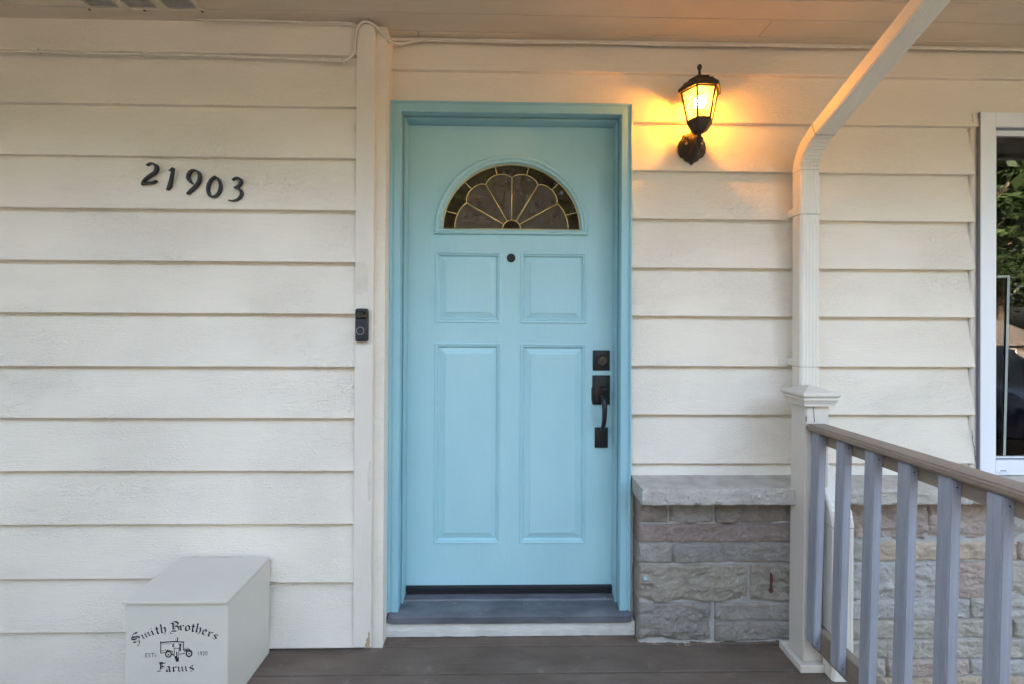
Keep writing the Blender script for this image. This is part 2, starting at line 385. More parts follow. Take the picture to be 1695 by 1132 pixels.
# soffit, fascia, gutter, roof
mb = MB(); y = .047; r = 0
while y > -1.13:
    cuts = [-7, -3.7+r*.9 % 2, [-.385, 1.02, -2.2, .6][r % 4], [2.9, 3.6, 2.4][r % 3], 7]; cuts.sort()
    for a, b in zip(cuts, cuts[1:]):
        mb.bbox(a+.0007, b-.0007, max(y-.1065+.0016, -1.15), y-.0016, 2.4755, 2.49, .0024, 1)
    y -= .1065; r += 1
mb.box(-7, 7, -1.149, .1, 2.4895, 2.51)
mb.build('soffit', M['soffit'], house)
mb = MB(); mb.box(-7.1, 7.1, -1.175, -1.151, 2.45, 2.60)
for i in range(1):
    prof = [(a-.01, b) for a, b in [(-1.167, 2.58), (-1.167, 2.47), (-1.24, 2.47), (-1.285, 2.52), (-1.29, 2.585), (-1.283, 2.585), (-1.279, 2.525), (-1.237, 2.476), (-1.173, 2.476), (-1.173, 2.58)]]
    mb.rings([[(-7.1, a, b) for a, b in prof], [(7.1, a, b) for a, b in prof]])
mb.build('gutter', M['fascia'], house)
mb = MB()
pr = [(-1.19, 2.60), (3.6, 4.3), (8.7, 2.60), (8.7, 2.69), (3.6, 4.40), (-1.26, 2.67)]
mb.rings([[(-7.3, a, b) for a, b in pr], [(7.3, a, b) for a, b in pr]])
mb.rings([[(-5.5+a, -6.9, b), (-5.5+a, .5, b)] for a, b in ((-2.5, 2.52), (0, 3.4), (2.5, 2.52), (2.5, 2.60), (0, 3.5), (-2.5, 2.60))] + [[(-8.0, -6.9, 2.52), (-8.0, .5, 2.52)]], close=False, cap0=False, cap1=False)  # roof of the unseen wing added to shade the left side
for x in (-7.0, 6.9):
    gp = [(-1.1, 2.515), (8.6, 2.515), (8.6, 2.60), (3.6, 4.28), (-1.1, 2.61)]
    mb.rings([[(x, a, b) for a, b in gp], [(x+.1, a, b) for a, b in gp]])
mb.build('roof', M['shingle'], house)
# soffit vent
mb = MB(); X0, X1, Y0, Y1 = -1.605, -1.172, -.43, -.160
mb.box(X0, X1, Y1-.012, Y1, 2.468, 2.4752); mb.box(X0, X1, Y0, Y0+.012, 2.468, 2.4752)
fw = (X1-X0)/3
for i in range(4):
    xx = X0 + i*(X1-X0)/3; a = max(X0, xx-.018); b = min(X1, xx+.018)
    mb.box(a, b, Y0+.0121, Y1-.0121, 2.468, 2.4752)
mb.box(X0+.001, X1-.001, Y0+.001, Y1-.001, 2.4748, 2.47535)
vent = mb.build('soffit_vent', M['soffit'], house)
mb = MB(); y = Y1-.018
while y > Y0+.02:
    for i in range(3):
        a = X0+i*fw+.0185; b = a+fw-.037
        mb.add([(a, y, 2.4742), (b, y, 2.4742), (b, y-.009, 2.4700), (a, y-.009, 2.4700), (a, y, 2.4735), (b, y, 2.4735), (b, y-.009, 2.469), (a, y-.009, 2.469)],
               [(0, 1, 2, 3), (7, 6, 5, 4), (3, 2, 6, 7), (0, 4, 5, 1), (0, 3, 7, 4), (1, 5, 6, 2)])
    y -= .0135
tag(mb.build('louvre', M['vent'], vent))
mb = MB()
for x in (-1.60, -1.395, -1.178): mb.lathe((x, -.166, 2.4665), [(.0045, 0), (.0045, .003)], 8)
pieces(mb, 'screw', M['rubber'], vent)

# ------------------------------------------------------------------ door frame, threshold, sill
def frame3(mb, xl, xr, zt, zb, prof):
    rs = [[], [], [], []]
    for off, y in prof:
        rs[0].append((xl+off, y, zb)); rs[1].append((xl+off, y, zt-off)); rs[2].append((xr-off, y, zt-off)); rs[3].append((xr-off, y, zb))
    mb.rings(rs)
mb = MB()
frame3(mb, -.5015, .5075, 2.206, .100, [(0, .003), (0, -.032), (.003, -.040), (.006, -.0415), (.009, -.040), (.012, -.034), (.018, -.0335), (.020, -.037), (.045, -.0375), (.047, -.035), (.047, .003)])
frame3(mb, -.4548, .4608, 2.1595, .100, [(-.02, .0035), (-.02, .018), (0, .017), (.0015, .013), (.006, .013), (.0075, .016), (.0075, .078), (-.02, .078)][::-1])
mb.build('door_frame', M['tealf'], house, smooth=True)
mb = MB()
pr = [(.127, .05), (.127, .112), (.078, .113), (.030, .110), (.026, .105), (-.030, .100), (-.052, .0965), (-.0585, .091), (-.059, .066), (-.055, .062), (-.030, .060), (-.03, .0505)]
rs = []
n = 60
for i in range(n+1):
    x = -.491 + .997*i/n; d = noise.noise(Vector((x*6, 0, 0)))*.0012
    e = .006 if i in (0, n) else 0
    rs.append([(x, yy + (e if yy < -.04 else 0), zz + (d if zz > .08 else d*.5)) for yy, zz in pr])
mb.rings(rs); mb.build('threshold', M['thresh'], house, smooth=True)
mb = MB(); rs = []
for i in range(81):
    x = -.546 + 1.068*i/80; d = noise.noise(Vector((x*14, 3, 0)))*.002
    rs.append([(x, .0035, .001), (x, -.046+d, .004+abs(d)), (x, -.047+d*.6, .030), (x, -.044-d, .0595), (x, .0035, .0597)])
mb.rings(rs); mb.build('sill_board', M['sillw'], house)

# ------------------------------------------------------------------ the front door
YD = .08
bm = bmesh.new()
def loop(pts):
    vs = [bm.verts.new((p[0], p[2] if len(p) > 2 else YD, p[1])) for p in pts]
    return vs, [bm.edges.new((vs[i], vs[(i+1) % len(vs)])) for i in range(len(vs))]
panels = [(-.3305, -.0405, 1.2865, 1.5995), (.044, .336, 1.2855, 1.5985), (-.330, -.0385, .3215, 1.2025), (.045, .3375, .3205, 1.2005)]
FX, FZ = .0045, 1.700
def fan_ring(t, n=48):
    rx = .338 + (.3040-.338)*t; rz = .3260+(.2870-.3260)*t; zb = 1.6745+(1.7005-1.6745)*t
    pts = [(FX+rx, zb)]
    for i in range(n+1):
        a = math.pi*i/n; pts.append((FX+rx*math.cos(a), 1.703+rz*math.sin(a)))
    pts.append((FX-rx, zb)); return pts
vo, eo = loop([(-.462, .1415), (.466, .1415), (.466, 2.162), (-.462, 2.162)])
alle = list(eo)
PP = [(0, 0), (.002, -.0030), (.005, -.0040), (.0085, -.0030), (.0105, .0005), (.0125, .0005), (.0145, -.0015), (.0175, .0020), (.0195, .0075), (.0215, .0085), (.024, .0080), (.0440, .0020), (.0458, .0000), (.049, -.0005)]
for (a, b, c, d) in panels:
    prev = None
    for off, dy in PP:
        vs, es = loop([(a+off, c+off, YD+dy), (b-off, c+off, YD+dy), (b-off, d-off, YD+dy), (a+off, d-off, YD+dy)])
        if prev:
            for i in range(4): bm.faces.new((prev[i], prev[(i+1) % 4], vs[(i+1) % 4], vs[i]))
        else: alle += es
        prev = vs
    bm.faces.new(prev)
vs, es = loop(fan_ring(.05)); alle += es
fanv = vs
bmesh.ops.triangle_fill(bm, edges=alle, use_beauty=True, normal=(0, -1, 0))
back = [bm.verts.new((v.co.x, .124, v.co.z)) for v in vo]
for i in range(4): bm.faces.new((vo[i], vo[(i+1) % 4], back[(i+1) % 4], back[i]))
bvs = [bm.verts.new((v.co.x, .124, v.co.z)) for v in fanv]
for i in range(len(fanv)): bm.faces.new((fanv[i], fanv[(i+1) % len(fanv)], bvs[(i+1) % len(fanv)], bvs[i]))
mb = MB(); mb.frombm(bm)
door = mb.build('front_door', M['teal'], house)
mb = MB(); FP = [(0, .0005), (.04, -.006), (.14, -.0105), (.34, -.0115), (.50, -.0085), (.60, -.003), (.66, -.003), (.72, -.0055), (.84, -.0045), (.95, .002), (1.0, .012), (1.0, .03)]
mb.rings([[(p[0], YD+dy, p[1]) for p in fan_ring(t)] for t, dy in FP], cap0=False, cap1=False)
mb.build('fanlight_frame', M['teal'], door, smooth=True)
mb = MB(); mb.bbox(-.4475, .454, .066, .100, .1185, .1412, .003); mb.box(-.44, .45, .061, .066, .114, .124); mb.build('door_sweep', M['rubber'], door)
# glass: clear border and six hammered petals
RX, RZ, ZC = .304, .287, 1.7035
def E(ang, r): return (FX + r*math.cos(ang), ZC + r*math.sin(ang)*.985)
petal = []   # outline of the scallops
for k in range(6):
    a0, a1 = R(30*k), R(30*k+30)
    for j in range(9):
        u = j/8; a = a0+(a1-a0)*u
        rr = .2305 + .021*math.sin(math.pi*u)**.62
        if (k, j) == (0, 0) or (k == 5 and j == 8): pass
        petal.append((a, rr))
# end petals end squarely on the base
mb = MB()
for k in range(6):
    pts = [p for p in petal[k*9:k*9+9]]
    if k == 0: pts = [(a, .2305+.021*math.sin(math.pi*(.5+.5*j/8))**.62 if j < 8 else .2305) for j, (a, r) in enumerate(pts)]
    if k == 5: pts = [(a, .2305+.021*math.sin(math.pi*(.5*j/8))**.62 if j > 0 else .2305) for j, (a, r) in enumerate(pts)]
    inner = [E(a, .040) for a, r in reversed(pts)]
    # bevelled rim: centre slightly nearer than the rim
    outl = [E(a, r) for a, r in pts] + inner
    cx = sum(p[0] for p in outl)/len(outl); cz = sum(p[1] for p in outl)/len(outl)
    inn = [(cx+(p[0]-cx)*.86, cz+(p[1]-cz)*.92) for p in outl]
    mb.rings([[(p[0], .0965, p[1]) for p in outl], [(p[0], .0925, p[1]) for p in inn]], cap0=False)
pieces(mb, 'hammered_pane', M['fantex'], door)
mb = MB()
outer = [(FX+RX*1.01*math.cos(math.pi*i/53), .097, ZC+RZ*1.01*math.sin(math.pi*i/53)) for i in range(54)]
inn = [(E(a, r)[0], .097, E(a, r)[1]) for a, r in petal]
for i in range(53): mb.add([outer[i], outer[i+1], inn[i+1], inn[i]], [(0, 1, 2, 3)])
hub = [(E(R(180*i/12), .0395)[0], .097, E(R(180*i/12), .0395)[1]) for i in range(13)]
mb.add(hub, [tuple(range(13))])
pieces(mb, 'clear_pane', M['fanclear'], door)
mb = MB(); cr = .0019
def came(pts, sm=0, r=cr): mb.tube([(p[0], .0915, p[1]) for p in pts], r, 6, sm)
for k in range(6):
    pts = petal[k*9:k*9+9]
    if k == 0: pts = [(a, .2305+.021*math.sin(math.pi*(.5+.5*j/8))**.62 if j < 8 else .2305) for j, (a, r) in enumerate(pts)]
    if k == 5: pts = [(a, .2305+.021*math.sin(math.pi*(.5*j/8))**.62 if j > 0 else .2305) for j, (a, r) in enumerate(pts)]
    came([E(a, r) for a, r in pts])
    if k: came([E(R(30*k), .040), E(R(30*k), .2305)], 0, .0025)
for a in (15, 45, 75, 105, 135, 165):
    q = E(R(a), .2515); t = math.atan2((q[1]-ZC)/RZ, (q[0]-FX)/RX)
    came([q, (FX+RX*math.cos(t), ZC+RZ*math.sin(t))])
came([E(R(180*i/10), .040) for i in range(11)])
came([(FX+(RX-.002)*math.cos(math.pi*i/40), ZC+(RZ-.002)*math.sin(math.pi*i/40)) for i in range(41)])
came([(FX-RX+.002, 1.7035), (FX+RX-.002, 1.7035)], 0, .0016)
mb.build('brass_came', M['brass'], door, smooth='all')
mb = MB(); mb.lathe((.0030, YD, 1.5735), [(.0192, 0), (.0192, -.004), (.0165, -.0075), (.0095, -.0080), (.0085, -.006), (.0085, -.004)], 24, 'y')
ph = mb.build('peephole', M['black'], door, smooth=True)
# locks and handle
def plate(mb, x0, x1, z0, z1, d):
    mb.bbox(x0, x1, YD-d*.55, YD-.0002, z0, z1, .002); mb.bbox(x0+.008, x1-.008, YD-d, YD-d*.5, z0+.008, z1-.008, .003)
mb = MB(); plate(mb, .3655, .4405, 1.0840, 1.1725, .012)
mb.lathe((.4035, YD-.010, 1.1285), [(.026, 0), (.0255, -.009), (.023, -.014), (.019, -.0150)], 28, 'y')
dead = mb.build('deadbolt', M['black'], door, smooth=True)
mb = MB(); mb.lathe((.4045, YD-.0245, 1.1285), [(.0195, 0), (.0185, -.0018), (.009, -.0022)], 24, 'y'); mb.lathe((.4055, YD-.0265, 1.1235), [(.0075, 0), (.0060, -.003)], 14, 'y')
mb.build('lock_cylinder', plain('dark_steel_lock', (.075, .07, .068), .35, .8), door, smooth=True)
mb = MB(); plate(mb, .364, .4415, .934, 1.0625, .014); mb.bbox(.3605, .3635, YD-.004, YD-.0004, .950, 1.010, .001)
esc = mb.build('handle_plate', M['black'], door, smooth=True)
mb = MB(); plate(mb, .3755, .4335, .744, .8330, .012); mb.build('handle_plate', M['black'], door, smooth=True)
mb = MB()
mb.tube([(.4045, YD-.010, 1.003), (.406, YD-.030, 1.010), (.406, YD-.046, 1.0075)], lambda u: .008+.004*u, 10)
mb.bbox(.391, .421, YD-.058, YD-.036, 1.003, 1.010, .003)
mb.build('thumb_latch', M['black'], door, smooth=True)
mb = MB()
mb.tube([(.4020, YD-.008, .968), (.4035, YD-.030, .975), (.4055, YD-.052, .960), (.4065, YD-.062, .925), (.4060, YD-.060, .885), (.404, YD-.050, .850), (.4025, YD-.034, .826), (.4025, YD-.026, .79), (.4025, YD-.016, .757)],
        lambda u: .0115 if u < .35 else (.0115-(u-.35)*.008 if u < .6 else .0095), 12, 5)
mb.build('door_pull', M['black'], door, smooth='all')

# ------------------------------------------------------------------ stone base and ledge (part of the house)
TC = {'g': (.66, .63, .575), 'w': (.76, .74, .70), 'p': (.72, .58, .50), 't': (.74, .61, .47), 'c': (.76, .70, .60),
      'G': (.50, .46, .41), 'B': (.53, .475, .39), 'K': (.45, .38, .32), 'P': (.48, .385, .335)}  # capitals: darker stones left of the post, their shade put into the tint
stones = [  # z0, z1, [x joints], [tints]
    (.487, .590, [.526, .652, .838, 1.24], 'KGK'), (.406, .478, [.526, 1.27], 'P'), (.322, .397, [.526, .668, 1.26], 'GG'),
    (.166, .313, [.526, .983, 1.25], 'BB'), (.008, .158, [.526, .828], 'G'), (.090, .158, [.838, 1.24], 'G'), (.008, .081, [.838, 1.26], 'G'),
    (.412, .590, [1.25, 1.72, 2.06, 2.9, 3.4], 'ppgt'), (.328, .401, [1.28, 1.495, 2.10, 2.7, 3.4], 'gtpc'),
    (.172, .319, [1.26, 1.80, 2.045, 2.6, 3.4], 'wpcw'), (.090, .163, [1.25, 1.9, 2.8, 3.4], 'wgw'), (.010, .081, [1.27, 2.08, 2.6, 3.4], 'cct'),
    (-.073, .001, [.526, 1.30, 2.2, 3.4], 'ccc'), (-.146, -.082, [.526, 1.55, 1.9, 3.4], 'cpw'), (-.23, -.155, [.526, 1.4, 2.3, 3.4], 'wtg'), (-.34, -.24, [.526, 1.1, 1.7, 2.6, 3.4], 'gcwp'), (-.46, -.35, [.526, 1.3, 2.0, 3.4], 'wgg')]
bm = bmesh.new(); cl = bm.loops.layers.float_color.new('tint')
YS = -.084
def stone_block(x0, x1, z0, z1, col, seed):
    rng = random.Random(seed); nx = max(3, int((x1-x0)/.0055)); nz = max(3, int((z1-z0)/.0055))
    rough = .010 if z1-z0 > .1 else .006
    vs = {}
    ex = [rng.uniform(-.002, .002) for _ in range(4)]
    for i in range(nx+1):
        for j in range(nz+1):
            u, v = i/nx, j/nz
            x = x0+(x1-x0)*u; z = z0+(z1-z0)*v
            e = min(u*(x1-x0), (1-u)*(x1-x0), v*(z1-z0), (1-v)*(z1-z0))
            rd = max(0, .006-e)/.006
            h = noise.fractal(Vector((x*16+seed, z*26, seed*1.3)), .9, 2.1, 4)*rough + noise.noise(Vector((x*5, z*9, seed*7.7)))*rough*.8 + noise.fractal(Vector((x*75, z*95, seed*2.3)), .9, 2.1, 2)*.0048
            if z1-z0 > .14 and v < .30: h -= .014*max(0, 1-v/.30)*(.6+.7*noise.noise(Vector((x*9, seed, 0))))
            jx = noise.noise(Vector((x*11, z*18, seed+40)))*.004; jz = noise.noise(Vector((x*14, z*30, seed+70)))*.0026
            vs[i, j] = bm.verts.new((x+(jx if rd > 0 else 0), YS-.006-h+rd*rd*.007, z+(jz if rd > 0 else 0)))
    kf = rng.uniform(.90, 1.06); cs = [c*kf for c in col]
    def fc(l):
        f = bm.faces.new(l); f.smooth = True
        for lp in f.loops: lp[cl] = (*cs, 1)
    for i in range(nx):
        for j in range(nz): fc((vs[i, j], vs[i+1, j], vs[i+1, j+1], vs[i, j+1]))
    def side(seq):
        bk = [bm.verts.new((p.co.x, .0 if abs(x0-.526) < .001 else YS+.03, p.co.z)) for p in seq]
        for a in range(len(seq)-1): fc((seq[a+1], seq[a], bk[a], bk[a+1]))
    side([vs[i, 0] for i in range(nx+1)]); side([vs[i, nz] for i in range(nx, -1, -1)])
    side([vs[0, j] for j in range(nz, -1, -1)]); side([vs[nx, j] for j in range(nz+1)])
sd_ = 1
for z0, z1, js, ts in stones:
    for a, b, t in zip(js, js[1:], ts):
        stone_block(a, b-.009, z0, z1, TC[t], sd_); sd_ += 1
me = bpy.data.meshes.new('stone_base'); bm.to_mesh(me); bm.free(); me.materials.append(M['stone'])
stone = bpy.data.objects.new('stone_base', me); C.objects.link(stone); stone.parent = house
bm = bmesh.new()
nx, nz = 240, 100
g = {}
for i in range(nx+1):
    for j in range(nz+1):
        x = .531+2.86*i/nx; z = -.46+1.045*j/nz
        g[i, j] = bm.verts.new((x, YS+.0062+noise.noise(Vector((x*20, z*20, 0)))*.0035, z))
for i in range(nx):
    for j in range(nz): bm.faces.new((g[i, j], g[i+1, j], g[i+1, j+1], g[i, j+1]))
mb = MB(); mb.frombm(bm); mb.box(.531, 3.39, -.066, .003, -.46, .585)
mb.build('mortar', M['mortar'], stone, smooth='all')
mb = MB()
for cx_, cz_, s_ in ((.545, .268, .006), (.551, .265, .004), (.549, .273, .003)):
    mb.lathe((cx_, -.101, cz_), [(s_, .004), (s_*.9, -.0035), (s_*.3, -.005)], 9, 'y')
pieces(mb, 'paint_fleck', M['teal'], stone)
mb = MB(); ribbon(mb, [(1.062, .284, .0012), (1.064, .262, .0018), (1.060, .240, .0012), (1.063, .218, .0026), (1.058, .207, .0012)], -.085, -.1035, 3, 2)
mb.build('rust_stain', plain('dark_red_stain', (.15, .06, .045), .9), stone)
bm = bmesh.new(); nx = 520
prev = None
for i in range(nx+1):
    x = .512+2.89*i/nx; ring = []
    pr = [(-.0, .5925), (-.08, .5925), (-.168, .5925)] + [(-.176, .5925+.0605*j/6) for j in range(7)] + [(-.166, .6545), (-.12, .6530), (-.06, .6520), (0, .6525)]
    for k, (yy, zz) in enumerate(pr):
        h = noise.fractal(Vector((x*26, zz*60, 3.3)), .8, 2.1, 5)*.0055
        if 2 <= k <= 9: yy += -h if 3 <= k <= 8 else -h*.5; zz += noise.noise(Vector((x*12, k*.3, 8)))*.0016
        if k in (3, 9): yy += .003
        ring.append(bm.verts.new((x + (.006 if i == 0 and k in (3, 9) else 0), yy, zz)))
    if prev:
        for k in range(len(ring)): f = bm.faces.new((prev[k], prev[(k+1) % len(ring)], ring[(k+1) % len(ring)], ring[k])); f.smooth = k < 10
    else: first = ring
    prev = ring
bm.faces.new(first); bm.faces.new(prev[::-1])
mb = MB(); mb.frombm(bm); mb.build('stone_ledge', M['ledge'], house, smooth=True)

# ------------------------------------------------------------------ the window
mb = MB()
WX0, WX1, WZ0, WZ1 = 1.9985, 3.31, .6555, 2.1955
def rect_frame(mb, x0, x1, z0, z1, wl, wt, wb, y0, y1, b=.002):
    mb.bbox(x0, x0+wl, y0, y1, z0, z1, b); mb.bbox(x1-wl, x1, y0, y1, z0, z1, b)
    mb.bbox(x0+wl+.0002, x1-wl-.0002, y0+.0002, y1, z1-wt, z1, b); mb.bbox(x0+wl+.0002, x1-wl-.0002, y0+.0002, y1, z0, z0+wb, b)
rect_frame(mb, WX0, WX1, WZ0, WZ1, .065, .061, .062, -.028, .06)
window = mb.build('window', M['white'], house)
mb = MB(); rect_frame(mb, WX0+.0655, WX1-.0655, WZ0+.0625, WZ1-.0615, .028, .028, .010, -.004, .03, .0015); mb.build('sash', M['white'], window)
mb = MB(); mb.box(WX0-.0035, WX0-.0003, -.0255, .02, WZ0, WZ1)
mb.box(WX0+.0655, WX1-.0655, -.013, -.0045, WZ0+.0622, WZ0+.0665); mb.box(WX0+.0655, WX1-.0655, -.016, -.0045, WZ1-.0665, WZ1-.0612); mb.build('gasket', M['gap'], window)
mb = MB(); mb.box(WX0+.09, WX1-.09, .0, .004, WZ0+.07, WZ1-.085); mb.build('pane', M['winglass'], window)
mb = MB()
for a, b in (((2.19, 1.500), (2.165, .73)),):
    mb.tube([(2.096, -.004, 1.497), (2.149, -.004, 1.4985)], .0052, 4, 0); mb.tube([(2.146, -.0045, 1.502), (2.128, -.0045, .733)], .0052, 4, 0)
mb.build('insect_screen', plain('grey_green_screen_frame', (.42, .47, .42), .5), window)
mb = MB(); mb.bbox(2.062, 2.125, -.031, -.028, .668, .684, .0015); wc = mb.build('weep_cover', M['white'], window)
mb = MB(); mb.box(2.080, 2.106, -.0316, -.0311, .6745, .6775); mb.build('slot', M['rubber'], wc)
# caulked strip between siding ends and window
mb = MB(); rs = []
zz = .656
rng = random.Random(4); prevr = None
while zz < 2.197:
    ph_ = ((zz-.703) % .205)/.205
    bulge = .005*ph_ + rng.uniform(-.0015, .0015)
    rs.append([(1.9715, -.001, zz), (1.9735-bulge*.5, -.009+.003*ph_, zz), (1.979-bulge*.4, -.0125, zz), (1.987, -.0125, zz), (1.9948, -.0135, zz), (1.9948, -.001, zz)]); zz += .0095
mb.rings(rs); mb.build('caulk_strip', M['caulk'], house, smooth='all')
mb = MB()
def crack(pts, y, w0=.0012, w1=.003):
    rng = random.Random(len(pts)*3)
    out = []
    for a, b in zip(pts, pts[1:]):
        for j in range(4):
            u = j/4; out.append((a[0]+(b[0]-a[0])*u+rng.uniform(-.0022, .0022), a[1]+(b[1]-a[1])*u, rng.uniform(w0, w1)*.5))
    out.append((*pts[-1], .0002)); ribbon(mb, out, y+.0006, y, 1, 1)
crack([(1.966, .845), (1.969, .812), (1.975, .775), (1.980, .74), (1.983, .715)], -.0218)
crack([(1.966, 2.190), (1.968, 2.165), (1.970, 2.150)], -.0225, .001, .002)
crack([(1.9595, 2.125), (1.963, 2.118)], -.009, .001, .002)
pieces(mb, 'caulk_crack', M['rubber'], house)

# ------------------------------------------------------------------ downspout
XD = 1.213
def pipe_path():
    P = []
    def bez(a, c, b, n, crimp):
        for i in range(n+1):
            t = i/n; y = (1-t)**2*a[0]+2*t*(1-t)*c[0]+t*t*b[0]; z = (1-t)**2*a[1]+2*t*(1-t)*c[1]+t*t*b[1]
            ty = 2*(1-t)*(c[0]-a[0])+2*t*(b[0]-c[0]); tz = 2*(1-t)*(c[1]-a[1])+2*t*(b[1]-c[1])
            P.append((y, z, ty, tz, (1 - .11*(i % 2)) if crimp and 2 < i < n-2 else 1.0))
    return P, bez
def prof(w, d, flute=True):
    pts = []
    def rib(u): return .0016*(math.cos(u*math.pi*2*5)*.5-.5) if flute else 0
    N = 24; r = .006
    # front face (-n side), right, back, left in local (x, n)
    for i in range(N+1): u = i/N; pts.append((-w/2+r+(w-2*r)*u, -d/2-rib(u)*-1 if .06 < u < .94 else -d/2))
    for i in range(9): u = i/8; pts.append((w/2, -d/2+r+(d-2*r)*u))
    for i in range(9): u = i/8; pts.append((w/2-r-(w-2*r)*u, d/2))
    for i in range(9): u = i/8; pts.append((-w/2-(0 if u in (0, 1) else rib(u*.6)*.8), d/2-r-(d-2*r)*u))
    return pts
def sweep(P, w=.080, d=.056, grow=0, caps=True):
    mb = MB(); rs = []; pf = prof(w+grow, d+grow)
    for y, z, ty, tz, s in P:
        l = math.hypot(ty, tz); ty /= l; tz /= l
        ny, nz = tz, -ty           # local n axis: +n = towards the wall for an upward path
        rs.append([(XD+px*(s if s == 1 else 1), y+ny*pn*s, z+nz*pn*s) for px, pn in pf])
    mb.rings(rs, cap0=caps, cap1=caps); return mb
ds = empty('downspout', (XD, -.075, 0), 'cream ribbed metal downspout bending from the eave down the wall behind the post', 'downspout')
def straight(a, b, n=2): return [(a[0]+(b[0]-a[0])*i/n, a[1]+(b[1]-a[1])*i/n, b[0]-a[0], b[1]-a[1], 1.0) for i in range(n+1)]
sweep(straight((-.177, 2.046), (-1.225, 2.046+1.048*.4195), 6)).build('pipe', M['pipe'], ds, smooth=True)
sweep(straight((-.075, .835), (-.075, 1.914), 6)).build('pipe', M['pipe'], ds, smooth=True)
sweep(straight((-.261, -.40), (-.261, .555), 6)).build('pipe', M['pipe'], ds, smooth=True)
P, bez = pipe_path(); bez((-.075, 1.909), (-.075, 2.000), (-.181, 2.0477), 22, True); sweep(P, grow=.0024).build('elbow', M['pipe'], ds, smooth=True)
P, bez = pipe_path(); bez((-.261, .550), (-.261, .610), (-.215, .650), 14, True); P += straight((-.214, .651), (-.150, .714), 2); bez((-.149, .715), (-.075, .775), (-.075, .840), 14, True); sweep(P, grow=.0024).build('elbow', M['pipe'], ds, smooth=True)
def rect_ring(y, z, ty, tz, h, grow, name, mat):
    l = math.hypot(ty, tz); ty /= l; tz /= l
    P = [(y, z, ty, tz, 1.0), (y+ty*h, z+tz*h, ty, tz, 1.0)]
    return sweep(P, grow=grow).build(name, mat, ds, smooth=True)
rect_ring(-.075, 1.9135, 0, 1, .0012, .0032, 'seam', M['seam']); rect_ring(-.1775, 2.0462, -.922, .387, .0016, .0038, 'seam', M['seam']); rect_ring(-.261, .5535, 0, 1, .0012, .0030, 'seam', M['seam'])
for zc in (1.7525, 1.1375):
    mb = sweep([(-.075, zc-.017, 0, 1, 1.0), (-.075, zc+.017, 0, 1, 1.0)], grow=.0034)
    mb.bbox(1.138, 1.1725, -.0245, -.0225, zc-.016, zc+.014, .0008); mb.bbox(1.1705, 1.1727, -.0755, -.0226, zc-.016, zc+.014, .0008)
    st = mb.build('strap', M['pipe'], ds, smooth=True)
    mb = MB(); mb.lathe((1.150, -.0245, zc), [(.004, 0), (.004, -.0016), (.0015, -.002)], 10, 'y'); mb.build('screw', M['caulk'], st)
    mb = sweep([(-.075, zc-.0185, 0, 1, 1.0), (-.075, zc-.0173, 0, 1, 1.0)], grow=.0030); mb.build('painted_strap_shadow', M['seam'], st)  # dark band on the pipe stands for the strap's shadow line

# ------------------------------------------------------------------ wall lantern
LX, LY = .748, -.128
lan = empty('wall_lantern', (LX, -.022, 2.02), 'lit black six-sided wall lantern on a scalloped back plate beside the door', 'wall lantern')
def hexr(r, z, cx=LX, cy=LY): return [(cx+r*math.cos(R(60*k)), cy+r*math.sin(R(60*k)), z) for k in range(6)]
mb = MB()
mb.rings([hexr(.074, 2.2055), hexr(.0855, 2.2035), hexr(.0865, 2.216), hexr(.081, 2.2215), hexr(.066, 2.236), hexr(.063, 2.242), hexr(.055, 2.2425), hexr(.045, 2.252), hexr(.043, 2.258), hexr(.028, 2.259), hexr(.018, 2.268)])
mb.lathe((LX, LY, 0), [(.012, 2.266), (.010, 2.272), (.0055, 2.280), (.005, 2.296), (.0085, 2.303), (.0095, 2.310), (.007, 2.317), (.001, 2.321)], 14)
mb.build('lantern_roof', M['lampmetal'], lan)
mb = MB()
for k in range(6):
    a = R(60*k); p0 = Vector((LX+.0715*math.cos(a), LY+.0715*math.sin(a), 2.206)); p1 = Vector((LX+.0485*math.cos(a), LY+.0485*math.sin(a), 2.090))
    mb.tube([p0, p1], .0044, 6, 0)
    b = R(60*k+60)
    for rr, z in ((.0715, 2.2035), (.0485, 2.092)):
        mb.tube([(LX+rr*math.cos(a), LY+rr*math.sin(a), z), (LX+rr*math.cos(b), LY+rr*math.sin(b), z)], .003, 6, 0)
mb.build('cage', M['lampmetal'], lan)
mb = MB()
r0, r1 = hexr(.069, 2.203), hexr(.0465, 2.093)
for k in range(6): mb.add([r0[k], r0[(k+1) % 6], r1[(k+1) % 6], r1[k]], [(0, 1, 2, 3)])
mb.build('glass', M['lampglass'], lan)
mb = MB()
mb.rings([hexr(.045, 2.0935), hexr(.0515, 2.094), hexr(.0515, 2.086), hexr(.047, 2.078), hexr(.037, 2.062), hexr(.029, 2.052), hexr(.015, 2.044)])
mb.lathe((LX, LY, 0), [(.010, 2.047), (.008, 2.038), (.0085, 2.032), (.014, 2.026), (.0155, 2.018), (.011, 2.010), (.008, 2.004), (.0115, 1.996), (.009, 1.989), (.002, 1.983)], 14)
mb.build('cup', M['lampmetal'], lan)
mb = MB()
mb.tube([(LX+.001, LY, 2.018), (LX+.004, -.105, 2.016), (.7555, -.075, 2.004), (.7585, -.045, 1.996)], lambda u: .010+.017*u*u, 12, 5)
mb.build('arm', M['lampmetal'], lan, smooth='all')
half = [(0, 1), (.22, .84), (.46, .76), (.66, .72), (.74, .52), (.93, .30), (1, .02), (.95, -.30), (.80, -.52), (.58, -.60), (.46, -.74), (.20, -.84), (0, -1)]
outl = half + [(-a, b) for a, b in half[-2:0:-1]]
mb = MB(); pc = (.7595, 2.0265)
